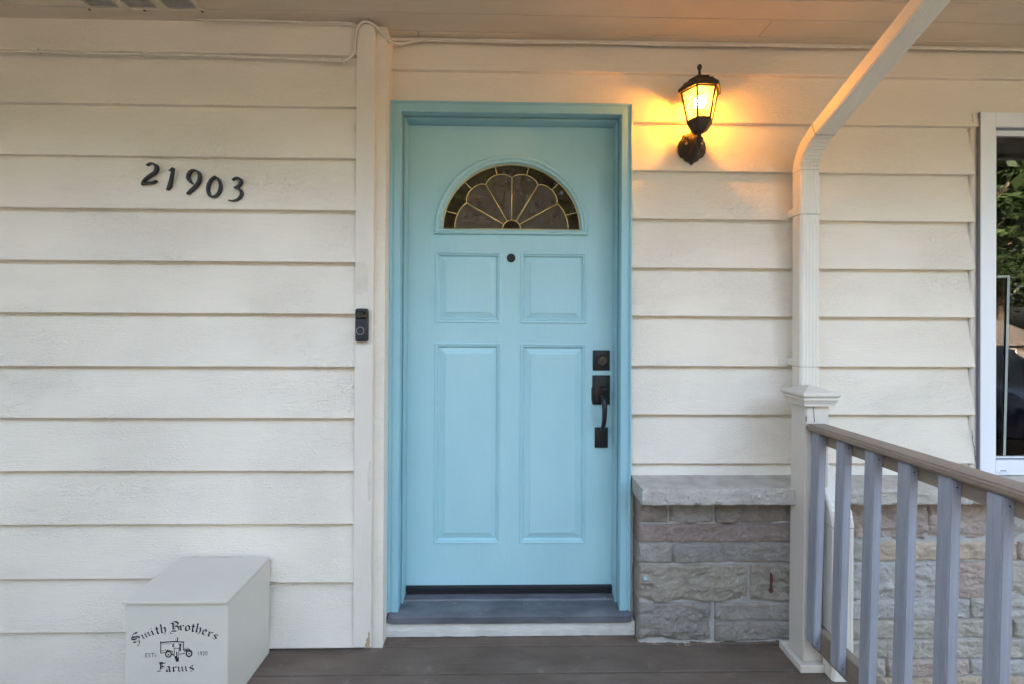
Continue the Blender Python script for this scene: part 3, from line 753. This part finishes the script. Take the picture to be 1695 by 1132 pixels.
mb.rings([[(pc[0]+a*.0595*s, -.0225-dy, pc[1]+b*.0725*s) for a, b in outl] for s, dy in ((1, 0), (1, .006), (.93, .012), (.84, .013), (.80, .018), (.62, .026), (.35, .031), (.08, .033))])
bp = mb.build('back_plate', M['lampmetal'], lan)
mb = MB()
for x, z in ((.728, 2.035), (.790, 2.035), (.760, 1.985)): mb.lathe((x, -.046, z), [(.006, 0), (.0055, -.006), (.002, -.008)], 10, 'y')
pieces(mb, 'screw', M['steel'], bp, smooth='all')
mb = MB(); mb.lathe((LX, LY, 0), [(.011, 2.0855), (.011, 2.128), (.0125, 2.130), (.0125, 2.140), (.008, 2.142)], 16); mb.build('socket', plain('ivory_candle_sleeve', (.6, .5, .35), .5), lan, smooth=True)
mb = MB(); mb.lathe((LX+.002, LY, 0), [(.008, 2.1425), (.016, 2.150), (.0225, 2.162), (.0235, 2.172), (.020, 2.183), (.012, 2.191), (.002, 2.194)], 20)
bm_ = bpy.data.materials.new('glowing_bulb'); bm_.use_nodes = True; n_ = bm_.node_tree; n_.nodes.clear()
o_ = n_.nodes.new('ShaderNodeOutputMaterial'); e_ = n_.nodes.new('ShaderNodeEmission'); e_.inputs[0].default_value = (1, .365, .028, 1); e_.inputs[1].default_value = 18.5
n_.links.new(e_.outputs[0], o_.inputs[0])
mb.build('bulb', bm_, lan, smooth='all')

# ------------------------------------------------------------------ doorbell
bell = empty('video_doorbell', (-.577, -.1235, 1.213), 'slim black video doorbell with a round button on the corner board', 'doorbell')
mb = MB(); mb.bbox(-.6025, -.5515, -.1440, -.1236, 1.2130, 1.3412, .0095, 4); mb.build('body', plain('dark_navy_plastic', (.016, .018, .028), .4), bell, smooth='all')
mb = MB(); mb.bbox(-.6005, -.5535, -.1475, -.136, 1.2985, 1.3385, .006, 3); cam_ = mb.build('camera_cover', plain('gloss_black_cover', (.006, .006, .007), .06), bell, smooth='all')
mb = MB(); mb.lathe((-.577, -.1470, 1.321), [(.009, 0), (.009, -.0015), (.004, -.0022)], 18, 'y'); mb.build('lens', plain('lens', (.02, .02, .025), .1), cam_)
mb = MB(); c = (-.5800, -.1442, 1.2545)
mb.rings([[(c[0]+r*math.cos(2*math.pi*k/28), c[1]-d, c[2]+r*math.sin(2*math.pi*k/28)) for k in range(28)] for r, d in ((.0150, 0), (.0150, .0012), (.0134, .0012), (.0134, 0))], cap0=False, cap1=False)
mb.build('button_ring', plain('grey_ring', (.35, .36, .38), .4), bell)

# ------------------------------------------------------------------ house number (five separate digits)
def nz_(u, v): return (-1.4743 + u*.000275, 1.9521 - v*.0002785 + u*3.5e-6)   # tracing units -> metres on the siding
digits = [('two', 'leftmost digit of the house number, a slanted black 2', [[(207, 208, 11), (240, 186, 13), (285, 184, 17), (328, 212, 24), (338, 262, 27), (310, 312, 24), (240, 358, 22), (180, 408, 18), (148, 450, 14), (140, 482, 8)], [(146, 468, 14), (220, 457, 19), (290, 450, 17), (333, 424, 10)]]),
 ('one', 'black digit 1 of the house number, with a small flag', [[(516, 286, 5), (545, 268, 12), (568, 250, 13)], [(568, 250, 13), (556, 330, 15), (543, 400, 18), (530, 460, 23), (520, 505, 27), (490, 552, 7)]]),
 ('nine', 'black digit 9 of the house number, open loop and a thick tail', [[(836, 464, 10), (805, 432, 20), (782, 385, 26), (792, 325, 24), (830, 285, 20), (880, 282, 18), (928, 312, 22), (944, 370, 24), (928, 440, 23), (880, 510, 24), (825, 562, 25), (778, 608, 18)]]),
 ('zero', 'black digit 0 of the house number, a narrow leaning oval', [[(1158, 368, 16), (1105, 410, 19), (1068, 480, 22), (1060, 560, 22), (1085, 630, 22), (1135, 654, 20), (1190, 625, 21), (1226, 560, 22), (1234, 480, 20), (1205, 405, 18), (1160, 366, 13)]]),
 ('three', 'rightmost digit of the house number, a curling black 3', [[(1408, 415, 11), (1440, 392, 14), (1485, 388, 17), (1518, 415, 23), (1520, 455, 23), (1490, 498, 20), (1440, 526, 16)], [(1440, 526, 17), (1500, 545, 20), (1532, 590, 23), (1525, 640, 22), (1482, 688, 18), (1420, 708, 13), (1358, 703, 11)]])]
for nm, lab, strokes in digits:
    mb = MB()
    for si, st in enumerate(strokes):
        pts = []
        for u, v, h in st:
            x, z = nz_(u, v); pts.append((x, z, h*.000275*.76))
        zm = pts[0][1]
        ribbon(mb, pts, -.112, -.1245-.0006*si)
    c0 = [sum(v[i] for v in mb.v)/len(mb.v) for i in range(3)]
    o = mb.build('house_number_digit', M['digit'], loc=tuple(c0))
    tag(o, lab, 'house number', 'digits of the house number')

# ------------------------------------------------------------------ cables along the eave
cab = empty('cable', (-.6, -.12, 2.4), 'long thin painted cable clipped under the eave and looped over the corner board', 'cable')
mb = MB()
path = [(-2.6, -.128, 2.335), (-1.985, -.128, 2.3315), (-1.88, -.128, 2.335), (-1.62, -.128, 2.332), (-1.19, -.128, 2.330), (-.80, -.128, 2.3225), (-.67, -.128, 2.316), (-.634, -.128, 2.322), (-.616, -.128, 2.347), (-.612, -.128, 2.40), (-.604, -.128, 2.443), (-.580, -.1285, 2.463), (-.548, -.128, 2.458), (-.518, -.118, 2.438), (-.495, -.085, 2.422), (-.455, -.045, 2.432), (-.35, -.0285, 2.464), (-.2, -.0285, 2.460), (.02, -.0285, 2.4560), (.35, -.0285, 2.4605), (.65, -.0285, 2.4565), (.95, -.0285, 2.4600), (1.3, -.0285, 2.4595), (1.6, -.0285, 2.4615), (2.3, -.0285, 2.460), (3.4, -.0285, 2.46)]
mb.tube([(p[0], p[1]-.001, p[2]-(.008 if p[0] < -.65 else 0)) for p in path], .0048, 8, 6); mb.build('sheath', M['cable'], cab, smooth='all')
mb = MB()
for x, z, y in ((-1.83, 2.3345, -.128), (-1.44, 2.3315, -.128), (-1.09, 2.328, -.128), (-.73, 2.3195, -.128), (-.665, 2.3165, -.128)): mb.bbox(x-.002, x+.002, y-.005, -.117, z-.013, z+.004, .001, 1)
for x, z in ((-.615, 2.36), (-.613, 2.39)): mb.bbox(x-.006, x+.005, -.133, -.117, z-.002, z+.002, .001, 1)
for x in (-.30, -.06, .27, .62, 1.0, 1.36, 1.9): mb.bbox(x-.002, x+.002, -.034, -.020, 2.4535, 2.4655, .001, 1)
pieces(mb, 'clip', M['caulk'], cab)
mb = MB(); mb.tube([(-1.23, -.125, 2.4635), (-1.0, -.125, 2.4640), (-.8, -.125, 2.4625), (-.64, -.126, 2.461), (-.615, -.127, 2.455)], .003, 8, 4)
tag(mb.build('cable', M['cable'], smooth='all'), 'short thin upper cable tucked against the soffit left of the corner board', 'cable')

# ------------------------------------------------------------------ milk box
BX0, BX1, BYF, BYB = -1.2680, -.9320, -.380, -.1215
box = empty('milk_box', (-1.117, -.26, 0), 'grey white metal milk box with black blackletter wording, standing on the deck', 'milk box')
mb = MB()
mb.add([(BX0, BYF, .0005), (BX1, BYF, .0005), (BX1, BYB, .0005), (BX0, BYB, .0005), (BX0, BYF, .3555), (BX1, BYF, .3555), (BX1, BYB, .3605), (BX0, BYB, .3605)],
       [(0, 3, 2, 1), (4, 5, 6, 7), (0, 1, 5, 4), (1, 2, 6, 5), (2, 3, 7, 6), (3, 0, 4, 7)])
bm = bmesh.new(); me = bpy.data.meshes.new('t'); me.from_pydata(mb.v, [], mb.f); bm.from_mesh(me)
bmesh.ops.bevel(bm, geom=bm.edges[:], offset=.0015, segments=2, affect='EDGES'); mb = MB(); mb.frombm(bm)
body = mb.build('body', M['boxp'], box, smooth=True)
bm = bmesh.new(); bmesh.ops.create_cube(bm, size=1)
for v in bm.verts:
    x = BX0-.0065 if v.co.x < 0 else BX1+.003; y = BYF-.009 if v.co.y < 0 else BYB+.001
    v.co = Vector((x, y, (.3565 if v.co.y < 0 else .3615) + (.0105 if v.co.z > 0 else 0)))
bmesh.ops.bevel(bm, geom=bm.edges[:], offset=.0022, segments=2, affect='EDGES')
mb = MB(); mb.frombm(bm); mb.build('lid', M['boxp'], box, smooth=True)
# lettering: broad-nib strokes (nib held at about 40 degrees)
BS = .0020162/9.84
def B2(u, v): return (-1.2634 + u*.0002008, .3318 - v*.0002035)
class Pen:
    def __init__(s): s.mb = MB(); s.k = 0
    def seg(s, a, b, n):   # a, b in box units, n = half nib vector
        y = BYF-.0004-.00001*(s.k % 12); s.k += 1
        q = [(a[0]-n[0], a[1]-n[1]), (a[0]+n[0], a[1]+n[1]), (b[0]+n[0], b[1]+n[1]), (b[0]-n[0], b[1]-n[1])]
        s.mb.add([(B2(*p)[0], y, B2(*p)[1]) for p in q], [(0, 1, 2, 3)])
    def dot(s, a, r, n=14):
        y = BYF-.0005-.00001*(s.k % 12); s.k += 1
        s.mb.add([(B2(a[0]+r*math.cos(2*math.pi*i/n), a[1]+r*math.sin(2*math.pi*i/n))[0], y, B2(a[0]+r*math.cos(2*math.pi*i/n), a[1]+r*math.sin(2*math.pi*i/n))[1]) for i in range(n)], [tuple(range(n))])
    def line(s, pts, w):
        for a, b in zip(pts, pts[1:]):
            dx, dy = b[0]-a[0], b[1]-a[1]; l = math.hypot(dx, dy) or 1
            s.seg(a, b, (-dy/l*w, dx/l*w))
    def glyph(s, ch, cx, by, size, ang, nib=.150):
        g, wd = GLY[ch]; ca, sa = math.cos(R(ang)), math.sin(R(ang))
        def T(p): x = (p[0]-wd/2)*size*1.32; y = -p[1]*size; return (cx+x*ca-y*sa, by+x*sa+y*ca)
        nv = (math.cos(R(-38))*nib*size, math.sin(R(-38))*nib*size); n = (nv[0]*ca-nv[1]*sa, nv[0]*sa+nv[1]*ca)
        th = (n[0]*.38, n[1]*.38)
        for st in g:
            thin = st[0] == 'thin'; pts = st[1:] if thin else st
            for a, b in zip(pts, pts[1:]): s.seg(T(a), T(b), th if thin else n)
def minim(x, top=.95, bot=.05): return [(x-.10, top-.08), (x, top-.20), (x, bot+.18), (x+.12, bot+.06)]
GLY = {
 'i': ([minim(.2), [(.18, 1.32), (.24, 1.26)]], .4),
 'm': ([minim(.15), minim(.60), minim(1.05), ['thin', (.2, .72), (.5, .95)], ['thin', (.65, .72), (.95, .95)]], 1.25),
 't': ([[(.2, 1.30), (.2, .22), (.36, .07)], [(.02, .92), (.44, .92)]], .45),
 'h': ([[(.08, 1.50), (.16, 1.38), (.16, .18), (.26, .06)], ['thin', (.2, .72), (.48, .94)], [(.48, .94), (.62, .80), (.62, .20), (.44, -.22)], ['thin', (.44, -.22), (.34, -.30)]], .8),
 'r': ([minim(.18), ['thin', (.22, .76), (.38, .92)], [(.38, .92), (.56, .84)]], .6),
 'o': ([[(.30, .97), (.12, .80), (.12, .22), (.34, .03)], [(.30, .97), (.58, .80), (.58, .22), (.34, .03)]], .7),
 'e': ([[(.28, .97), (.12, .80), (.12, .22), (.32, .04)], ['thin', (.32, .04), (.58, .20)], [(.28, .97), (.52, .80), (.50, .62)], ['thin', (.50, .62), (.14, .48)]], .62),
 's': ([[(.52, .86), (.34, .94), (.12, .80), (.14, .62), (.50, .38), (.50, .18), (.30, .04)], ['thin', (.30, .04), (.04, .12)], ['thin', (.50, .86), (.74, 1.08)]], .62),
 'a': ([[(.10, .84), (.34, .95), (.50, .80), (.50, .18), (.64, .05)], ['thin', (.48, .58), (.14, .46)], [(.14, .46), (.12, .20), (.28, .06)], ['thin', (.28, .06), (.48, .24)]], .72),
 'S': ([[(.98, 1.28), (.70, 1.44), (.34, 1.34), (.22, 1.10), (.44, .90), (.84, .72), (.94, .44), (.72, .14), (.66, -.10)], [(.10, 1.10), (.06, .80), (.30, .60), (.62, .52)], [(.30, .12), (.05, .30)], ['thin', (.30, .12), (.62, .10)], [(.66, -.10), (.56, -.42), (.36, -.52)], ['thin', (.36, -.52), (.24, -.34)]], 1.05),
 'B': ([[(.16, 1.30), (.34, 1.20), (.38, .30), (.24, .10)], ['thin', (.56, 1.28), (.56, .18)], [(.38, 1.46), (.66, 1.50), (.94, 1.28), (.90, .98), (.62, .84)], [(.66, .84), (1.02, .66), (1.00, .26), (.72, .04), (.36, .06), (.10, -.04)], ['thin', (.10, -.04), (.02, -.22), (.18, -.38), (.34, -.32)], ['thin', (.10, 1.30), (.0, 1.10)]], 1.1),
 'F': ([[(.30, 1.28), (.42, 1.10), (.40, .36), (.22, .08), (-.02, .0)], ['thin', (-.02, .0), (.50, .06)], [(.14, 1.34), (.40, 1.42), (.70, 1.26), (.98, 1.34)], [(.46, .74), (.80, .80)], ['thin', (.60, 1.22), (.60, .40)], ['thin', (.80, .80), (.86, .62)]], 1.0),
}
pen = Pen()
for ch, x, yb, sz, an in [('S', 186, 505, 104, -30), ('m', 335, 440, 92, -25), ('i', 436, 402, 92, -20), ('t', 512, 384, 98, -14), ('h', 606, 366, 98, -9), ('B', 782, 340, 106, 0), ('r', 893, 334, 100, 3), ('o', 985, 340, 100, 7), ('t', 1068, 352, 100, 10), ('h', 1160, 370, 100, 13), ('e', 1252, 402, 98, 17), ('r', 1338, 436, 98, 23), ('s', 1418, 474, 98, 30),
                          ('F', 572, 990, 104, 0), ('a', 684, 1000, 96, 0), ('r', 782, 1004, 96, 0), ('m', 916, 1000, 98, -3), ('s', 1070, 992, 98, -8)]:
    pen.glyph(ch, x, yb, sz, an, .115 if ch == 'm' else .145)
pen.mb.build('lettering', M['ink'], body)
pen = Pen(); L = pen.line
# delivery truck and driver emblem
L([(555, 520), (760, 505), (935, 515)], 9); L([(555, 520), (555, 690)], 6); L([(548, 500), (560, 540)], 8); L([(560, 545), (745, 540)], 3); L([(560, 655), (640, 640), (760, 665)], 4)
L([(555, 690), (630, 685)], 7); L([(930, 515), (925, 650)], 6); L([(870, 540), (885, 650)], 4); L([(880, 540), (870, 600), (880, 660)], 12); L([(925, 640), (1020, 630), (1040, 650)], 7); L([(860, 710), (950, 700)], 6); L([(930, 665), (985, 650)], 9); L([(905, 520), (905, 600)], 3); L([(925, 615), (1015, 612)], 3); L([(720, 690), (765, 735), (750, 670)], 6)
for cx, cy, r, w in ((682, 712, 45, 10), (1018, 705, 46, 12)):
    L([(cx+r*math.cos(2*math.pi*i/20), cy+r*math.sin(2*math.pi*i/20)) for i in range(21)], w)
L([(635, 680), (660, 655), (705, 650), (735, 668)], 7); L([(965, 680), (1000, 645), (1050, 655), (1075, 680)], 5)
pen.dot((682, 718), 14); pen.dot((1018, 706), 14)
L([(818, 440), (832, 445), (826, 510)], 8); L([(795, 460), (808, 500)], 4)                       # head and cap
L([(775, 530), (752, 560), (748, 585), (768, 590)], 7); L([(850, 540), (872, 575), (858, 605)], 7); L([(775, 612), (850, 615)], 5)
L([(775, 615), (782, 740)], 5); L([(855, 615), (848, 740)], 5); L([(815, 670), (820, 740)], 9)
pen.seg((800, 740), (830, 830), (22, -6)); L([(845, 750), (842, 835)], 8); L([(768, 540), (770, 605)], 3)
pen.mb.build('emblem', M['ink'], body)
def text_mesh(s, size, x, z, y, mat, name, parent, sx=1.0):
    cu = bpy.data.curves.new('t', 'FONT'); cu.body = s; cu.size = size; cu.align_x = 'CENTER'; cu.space_character = 1.12
    t = bpy.data.objects.new('t', cu); C.objects.link(t)
    bpy.context.view_layer.update()
    me = bpy.data.meshes.new_from_object(t.evaluated_get(bpy.context.evaluated_depsgraph_get()))
    bpy.data.objects.remove(t); me.transform(Matrix.Translation((x, y, z)) @ Matrix.Rotation(R(90), 4, 'X') @ Matrix.Diagonal((sx, 1, 1, 1)))
    me.name = name; me.materials.clear(); me.materials.append(mat)
    o = bpy.data.objects.new(name, me); C.objects.link(o); o.parent = parent; o.location = -world_loc(parent)
    return o
x, z = B2(378, 756); text_mesh('EST', .0200, x, z, BYF-.0005, M['inkgrey'], 'lettering', body, .92)
x, z = B2(472, 738); text_mesh('o', .0125, x, z+.0, BYF-.0005, M['inkgrey'], 'lettering', body, .9)
x, z = B2(1236, 733); text_mesh('1920', .0195, x, z, BYF-.0005, M['inkgrey'], 'lettering', body, .80)
pen = Pen(); pen.line([(458, 752), (488, 750)], 3); pen.mb.build('lettering', M['inkgrey'], body)

# ------------------------------------------------------------------ railing
rail = empty('railing', (1.15, -.184, 0), 'deck railing with blue grey balusters and a weathered brown top board right of the door', 'railing')
def rx(y): return 1.105 + (-.279-y)*.030       # x of the balusters' left faces at deck height
PX0, PX1, PYF, PYB = 1.105, 1.193, -.228, -.140
mb = MB()
bmx = bmesh.new(); bmesh.ops.create_cube(bmx, size=1)
for v in bmx.verts:
    z = 0.001 if v.co.z < 0 else 1.0; lx = .0085*z
    v.co = Vector(((PX0 if v.co.x < 0 else PX1)+lx, PYF if v.co.y < 0 else PYB, z))
bmesh.ops.bevel(bmx, geom=[e for e in bmx.edges if abs(e.verts[0].co.z-e.verts[1].co.z) > .5], offset=.003, segments=2, affect='EDGES')
mb.frombm(bmx); post = mb.build('post', M['postp'], rail, smooth=True)
def sq(cx, cy, h, z, r=0): return [(cx-h, cy-h, z), (cx+h, cy-h, z), (cx+h, cy+h, z), (cx-h, cy+h, z)]
mb = MB(); cx, cy = 1.157, -.184
mb.rings([sq(cx, cy, .058, .986), sq(cx, cy, .058, .994), sq(cx, cy, .0605, .998), sq(cx, cy, .062, 1.004), sq(cx, cy, .0655, 1.009), sq(cx, cy, .0655, 1.013), sq(cx, cy, .063, 1.016), sq(cx, cy, .063, 1.018), sq(cx, cy, .068, 1.021), sq(cx, cy, .0705, 1.0265), sq(cx, cy, .070, 1.032), sq(cx, cy, .066, 1.0365), sq(cx, cy, .062, 1.0375), sq(cx, cy, .001, 1.0595)])
mb.build('cap', M['postp'], post)
mb = MB(); W_ = .068
bz = [(1.149-W_, 1.149+W_, -.184-W_, -.184-W_+.022), (1.149-W_, 1.149+W_, -.184+W_-.022, -.184+W_), (1.149-W_, 1.149-W_+.0215, -.184-W_+.0222, -.184+W_-.0222), (1.149+W_-.0215, 1.149+W_, -.184-W_+.0222, -.184+W_-.0222)]
for a, b, c, d in bz: mb.bbox(a, b, c, d, .0008, .030, .004)
mb.build('base_trim', M['postp'], post)
mb = MB(); ribbon(mb, [(1.1405, .982, .0007), (1.1425, .974, .0011), (1.1415, .966, .0009), (1.1440, .955, .0012), (1.1435, .945, .001), (1.1455, .935, .0013), (1.1460, .925, .0009)], PYF+.0, PYF-.0007, 1, 1)
ribbon(mb, [(1.1145, .945, .0016), (1.1150, .928, .0012)], PYF, PYF-.0006, 1, 1); pieces(mb, 'crack', M['rubber'], post)
YE = -1.95
def long_board(x0a, x1a, x0b, x1b, ya, yb, z0, z1, b, name, mat):
    bmx = bmesh.new(); bmesh.ops.create_cube(bmx, size=1)
    for v in bmx.verts:
        near = v.co.y < 0
        x = (x0b if near else x0a) if v.co.x < 0 else (x1b if near else x1a)
        v.co = Vector((x, yb if near else ya, z0 if v.co.z < 0 else z1))
    bmesh.ops.bevel(bmx, geom=bmx.edges[:], offset=b, segments=3, affect='EDGES')
    mb = MB(); mb.frombm(bmx); return mb.build(name, mat, rail, smooth=True)
s_ = (-.2285-YE)*.053
long_board(1.108, 1.187, 1.108+s_, 1.187+s_, -.2285, YE, .8955, .9195, .0065, 'top_board', M['railb'])
def rl(y, off): return rx(y)+off
for z0, z1, nm in ((.846, .8950, 'upper_rail'), (.085, .169, 'lower_rail')):
    lx = .027*(z0+z1)/2
    long_board(rl(-.2285, .0305+lx), rl(-.2285, .066+lx), rl(YE, .0305+lx), rl(YE, .066+lx), -.2285, YE, z0, z1, .002, nm, M['railb'])
bmx = bmesh.new(); bmesh.ops.create_cube(bmx, size=1)
for v in bmx.verts:
    v.co = Vector((.030*(v.co.x+.5), .038*(v.co.y+.5), .0975 if v.co.z < 0 else .893))
    if v.co.z < .2 and v.co.x < .01: v.co.z += .026
bmesh.ops.bevel(bmx, geom=[e for e in bmx.edges], offset=.0028, segments=2, affect='EDGES')
mb = MB(); mb.frombm(bmx)
b0 = mb.build('baluster', M['bal'], rail, smooth=True)
mbn = MB()
for z in (.872, .13): mbn.lathe((.015, -.0003, z), [(.0022, 0), (.0018, -.0012)], 8, 'y')
nails = pieces(mbn, 'nail', M['rubber'], b0)
for n2 in nails: n2.location = (0, 0, 0)
for k in range(15):
    y = -.279-.1185*k
    if k == 0: o = b0
    else:
        o = b0.copy(); C.objects.link(o); o.parent = rail
        for nl_ in nails: n2 = nl_.copy(); C.objects.link(n2); n2.parent = o
    o.rotation_euler = (0, R(1.55), R(1.7)); o.location = Vector((rx(y), y, 0)) - Vector(rail.location)
    if k: o.rotation_euler.z += R(random.uniform(-1.0, 1.0))

# ------------------------------------------------------------------ what lies across the yard (seen in the glass)
def tree(x, y, h, cr, nl, mat, label, seed, low=.32, ls=1.7):
    rng = random.Random(seed); z_ = gz(y)+.46; t = empty('tree', (x, y, gz(y)), label, 'tree', 'trees across the yard')
    mb = MB(); mb.tube([(x, y, z_-.5), (x+.1, y, h*.3), (x-.1, y+.1, h*.75)], lambda u: .28-.2*u, 9, 4)
    for i in range(7):
        a = rng.uniform(0, 6.28); z0 = h*rng.uniform(.25, .6)
        mb.tube([(x, y, z0), (x+math.cos(a)*cr*.4, y+math.sin(a)*cr*.4, z0+h*.12), (x+math.cos(a)*cr*.8, y+math.sin(a)*cr*.8, z0+h*.2)], lambda u: .09-.07*u, 6, 3)
    mb.build('trunk', M['bark'], t, smooth='all')
    mb = MB()
    for c in range(nl//45):
        while True:
            p = Vector((rng.uniform(-1, 1), rng.uniform(-1, 1), rng.uniform(-1, 1)))
            if .35 < p.length < 1: break
        c0 = Vector((x+p.x*cr, y+p.y*cr, h*(.5+low/2)+p.z*h*(.5-low/2)))
        for i in range(45):
            q = c0 + Vector((rng.gauss(0, .33), rng.gauss(0, .33), rng.gauss(0, .24))); s = rng.uniform(.05, .12)*ls
            u = Vector((rng.uniform(-1, 1), rng.uniform(-1, 1), rng.uniform(-.6, .6))).normalized(); v = u.cross(Vector((rng.uniform(-1, 1), rng.uniform(-1, 1), 1))).normalized()
            mb.add([q-u*s, q+v*s*.55, q+u*s, q-v*s*.55], [(0, 1, 2, 3)])
    mb.build('crown', mat, t)
    return t
tree(-7, -15, 8.5, 4.2, 14000, M['leafd'], 'dark leafy tree standing left across the yard from the door', 1)
tree(1.5, -14.5, 9, 4.6, 16000, M['leafd'], 'dark broad tree standing straight across the yard from the door', 2, .22)
tree(-14.5, -12, 8, 3.9, 12000, M['leaf'], 'bright green tree at the far left of the yard', 3)
tree(14, -13.5, 8, 3.4, 12000, M['leafd'], 'dark tree with a low crown mirrored in the window', 4, .38)
tree(22, -14, 11, 4.2, 14000, M['leafd'], 'tallest dark tree mirrored at the top of the window', 5, .30)
tree(6.6, -4.6, 4.3, 1.0, 3000, M['leafd'], 'small green tree close to the window', 6, .55, 1.0)
HX, HY, HZ = 6, -11, -2.44
def again(src, x, y, sc, rz, label):
    t = src.copy(); C.objects.link(t); t['label'] = label
    t.location = (x, y, gz(y)); t.scale = (sc, sc, sc); t.rotation_euler = (0, 0, rz)
    for c_ in src.children: d_ = c_.copy(); C.objects.link(d_); d_.parent = t
big = bpy.data.objects['tree']; broad = bpy.data.objects['tree.001']
for src, x, y, sc, rz, lab in ((broad, -3.5, -19, 1.0, 2, 'tall dark tree behind the leafy one across the yard'), (big, 7.5, -19, 1.0, 3, 'tall dark tree beside the foot of the driveway'),
                               (broad, -11, -22, 1.1, 4, 'broad dark tree by the street on the left'), (broad, 38, -42, 1.4, 1.6, 'dark tree rising behind the middle of the mauve grey house'),
                               (big, 29, -41, 1.5, 2.6, 'dark tree rising behind the left end of the mauve grey house'), (broad, 49, -42, 1.5, .6, 'dark tree behind the right end of the mauve grey house')):
    again(src, x, y, sc, rz, lab)
nb = empty('house', (33, -37, -2.9), 'low mauve grey house across the street mirrored in the window', 'house')
mb = MB()
for i in range(14):
    z = -.46+.2*i; mb.rings([[(20, -22.0, z), (20, -22.04, z), (20, -22.01, z+.2), (20, -22, z+.2)], [(36, -22, z), (36, -22.04, z), (36, -22.01, z+.2), (36, -22, z+.2)]])
mb.box(20, 36, -30, -22.001, -.46, 2.4); mb.build('wall', M['grey_house'], nb)
mb = MB(); prr = [(-21.3, 2.3), (-26, 4.3), (-30.7, 2.3), (-30.7, 2.4), (-26, 4.45), (-21.3, 2.45)]
mb.rings([[(19.4, a, b) for a, b in prr], [(36.6, a, b) for a, b in prr]]); mb.box(19.4, 36.6, -21.3, -21.2, 2.2, 2.45); mb.build('roof', M['shingle'], nb)
for x in (23.2, 28.5, 32.5):
    mb = MB(); rect_frame(mb, x, x+1.8, .9, 1.95, .08, .08, .08, -22-.02, -21.9); wn = mb.build('window', M['white'], nb)
    mb = MB(); mb.box(x+.07, x+1.73, -21.97, -21.955, .97, 1.88); mb.build('pane', plain('dark_far_pane', (.03, .03, .04), .1), wn)
for o in [nb] + list(nb.children_recursive):
    if o.type == 'MESH': o.data.transform(Matrix.Translation((HX, HY, HZ)))
# parked car on the driveway
car = empty('parked_car', (7.2, -5.6, -.452), 'dark blue car parked on the driveway, mirrored in the window', 'car')
mb = MB()
outl = [(-2.15, .35), (-2.2, .62), (-2.05, .86), (-1.35, .95), (-.75, 1.38), (.55, 1.42), (1.25, .98), (1.95, .88), (2.2, .70), (2.2, .35), (1.75, .26), (-1.75, .26)]
rings_ = []
for yy, s in ((-.86, .93), (-.80, 1), (0, 1.0), (.80, 1), (.86, .93)):
    rings_.append([(7.2+yy*(1 if z < .95 else .80), -5.6+x*s, -.452+(.26+(z-.26)*s)) for x, z in outl])
mb.rings(rings_); mb.build('body', M['carp'], car, smooth=True)
mb = MB()
for sgn in (-1, 1):
    xx = 7.2+sgn*.79
    mb.add([(xx, -6.30, .52), (xx, -4.55, .52), (xx-sgn*.08, -5.0, .90), (xx-sgn*.08, -6.0, .90)], [(0, 1, 2, 3)])
mb.build('side_window', plain('car_glass', (.01, .012, .015), .05), car)
for sgn in (-1, 1):
    for yy in (-6.95, -4.25):
        mb = MB(); prw = [(0, .0), (.20, .0), (.31, .01), (.33, .05), (.33, .18), (.30, .21), (.0, .21)]
        rs = []
        for r_, h_ in prw[1:-1]:
            rs.append([(7.2+sgn*(.90-h_), yy+r_*math.cos(2*math.pi*k/24), -.452+.33+r_*math.sin(2*math.pi*k/24)) for k in range(24)])
        mb.rings(rs); wh = mb.build('wheel', M['rubber'], car, smooth=True)
        mb = MB()
        for k in range(6):
            a = 2*math.pi*k/6; mb.tube([(7.2+sgn*.905, yy, -.122), (7.2+sgn*.905, yy+.20*math.cos(a), -.122+.20*math.sin(a))], .025, 5, 0)
        mb.build('rim', M['steel'], wh)
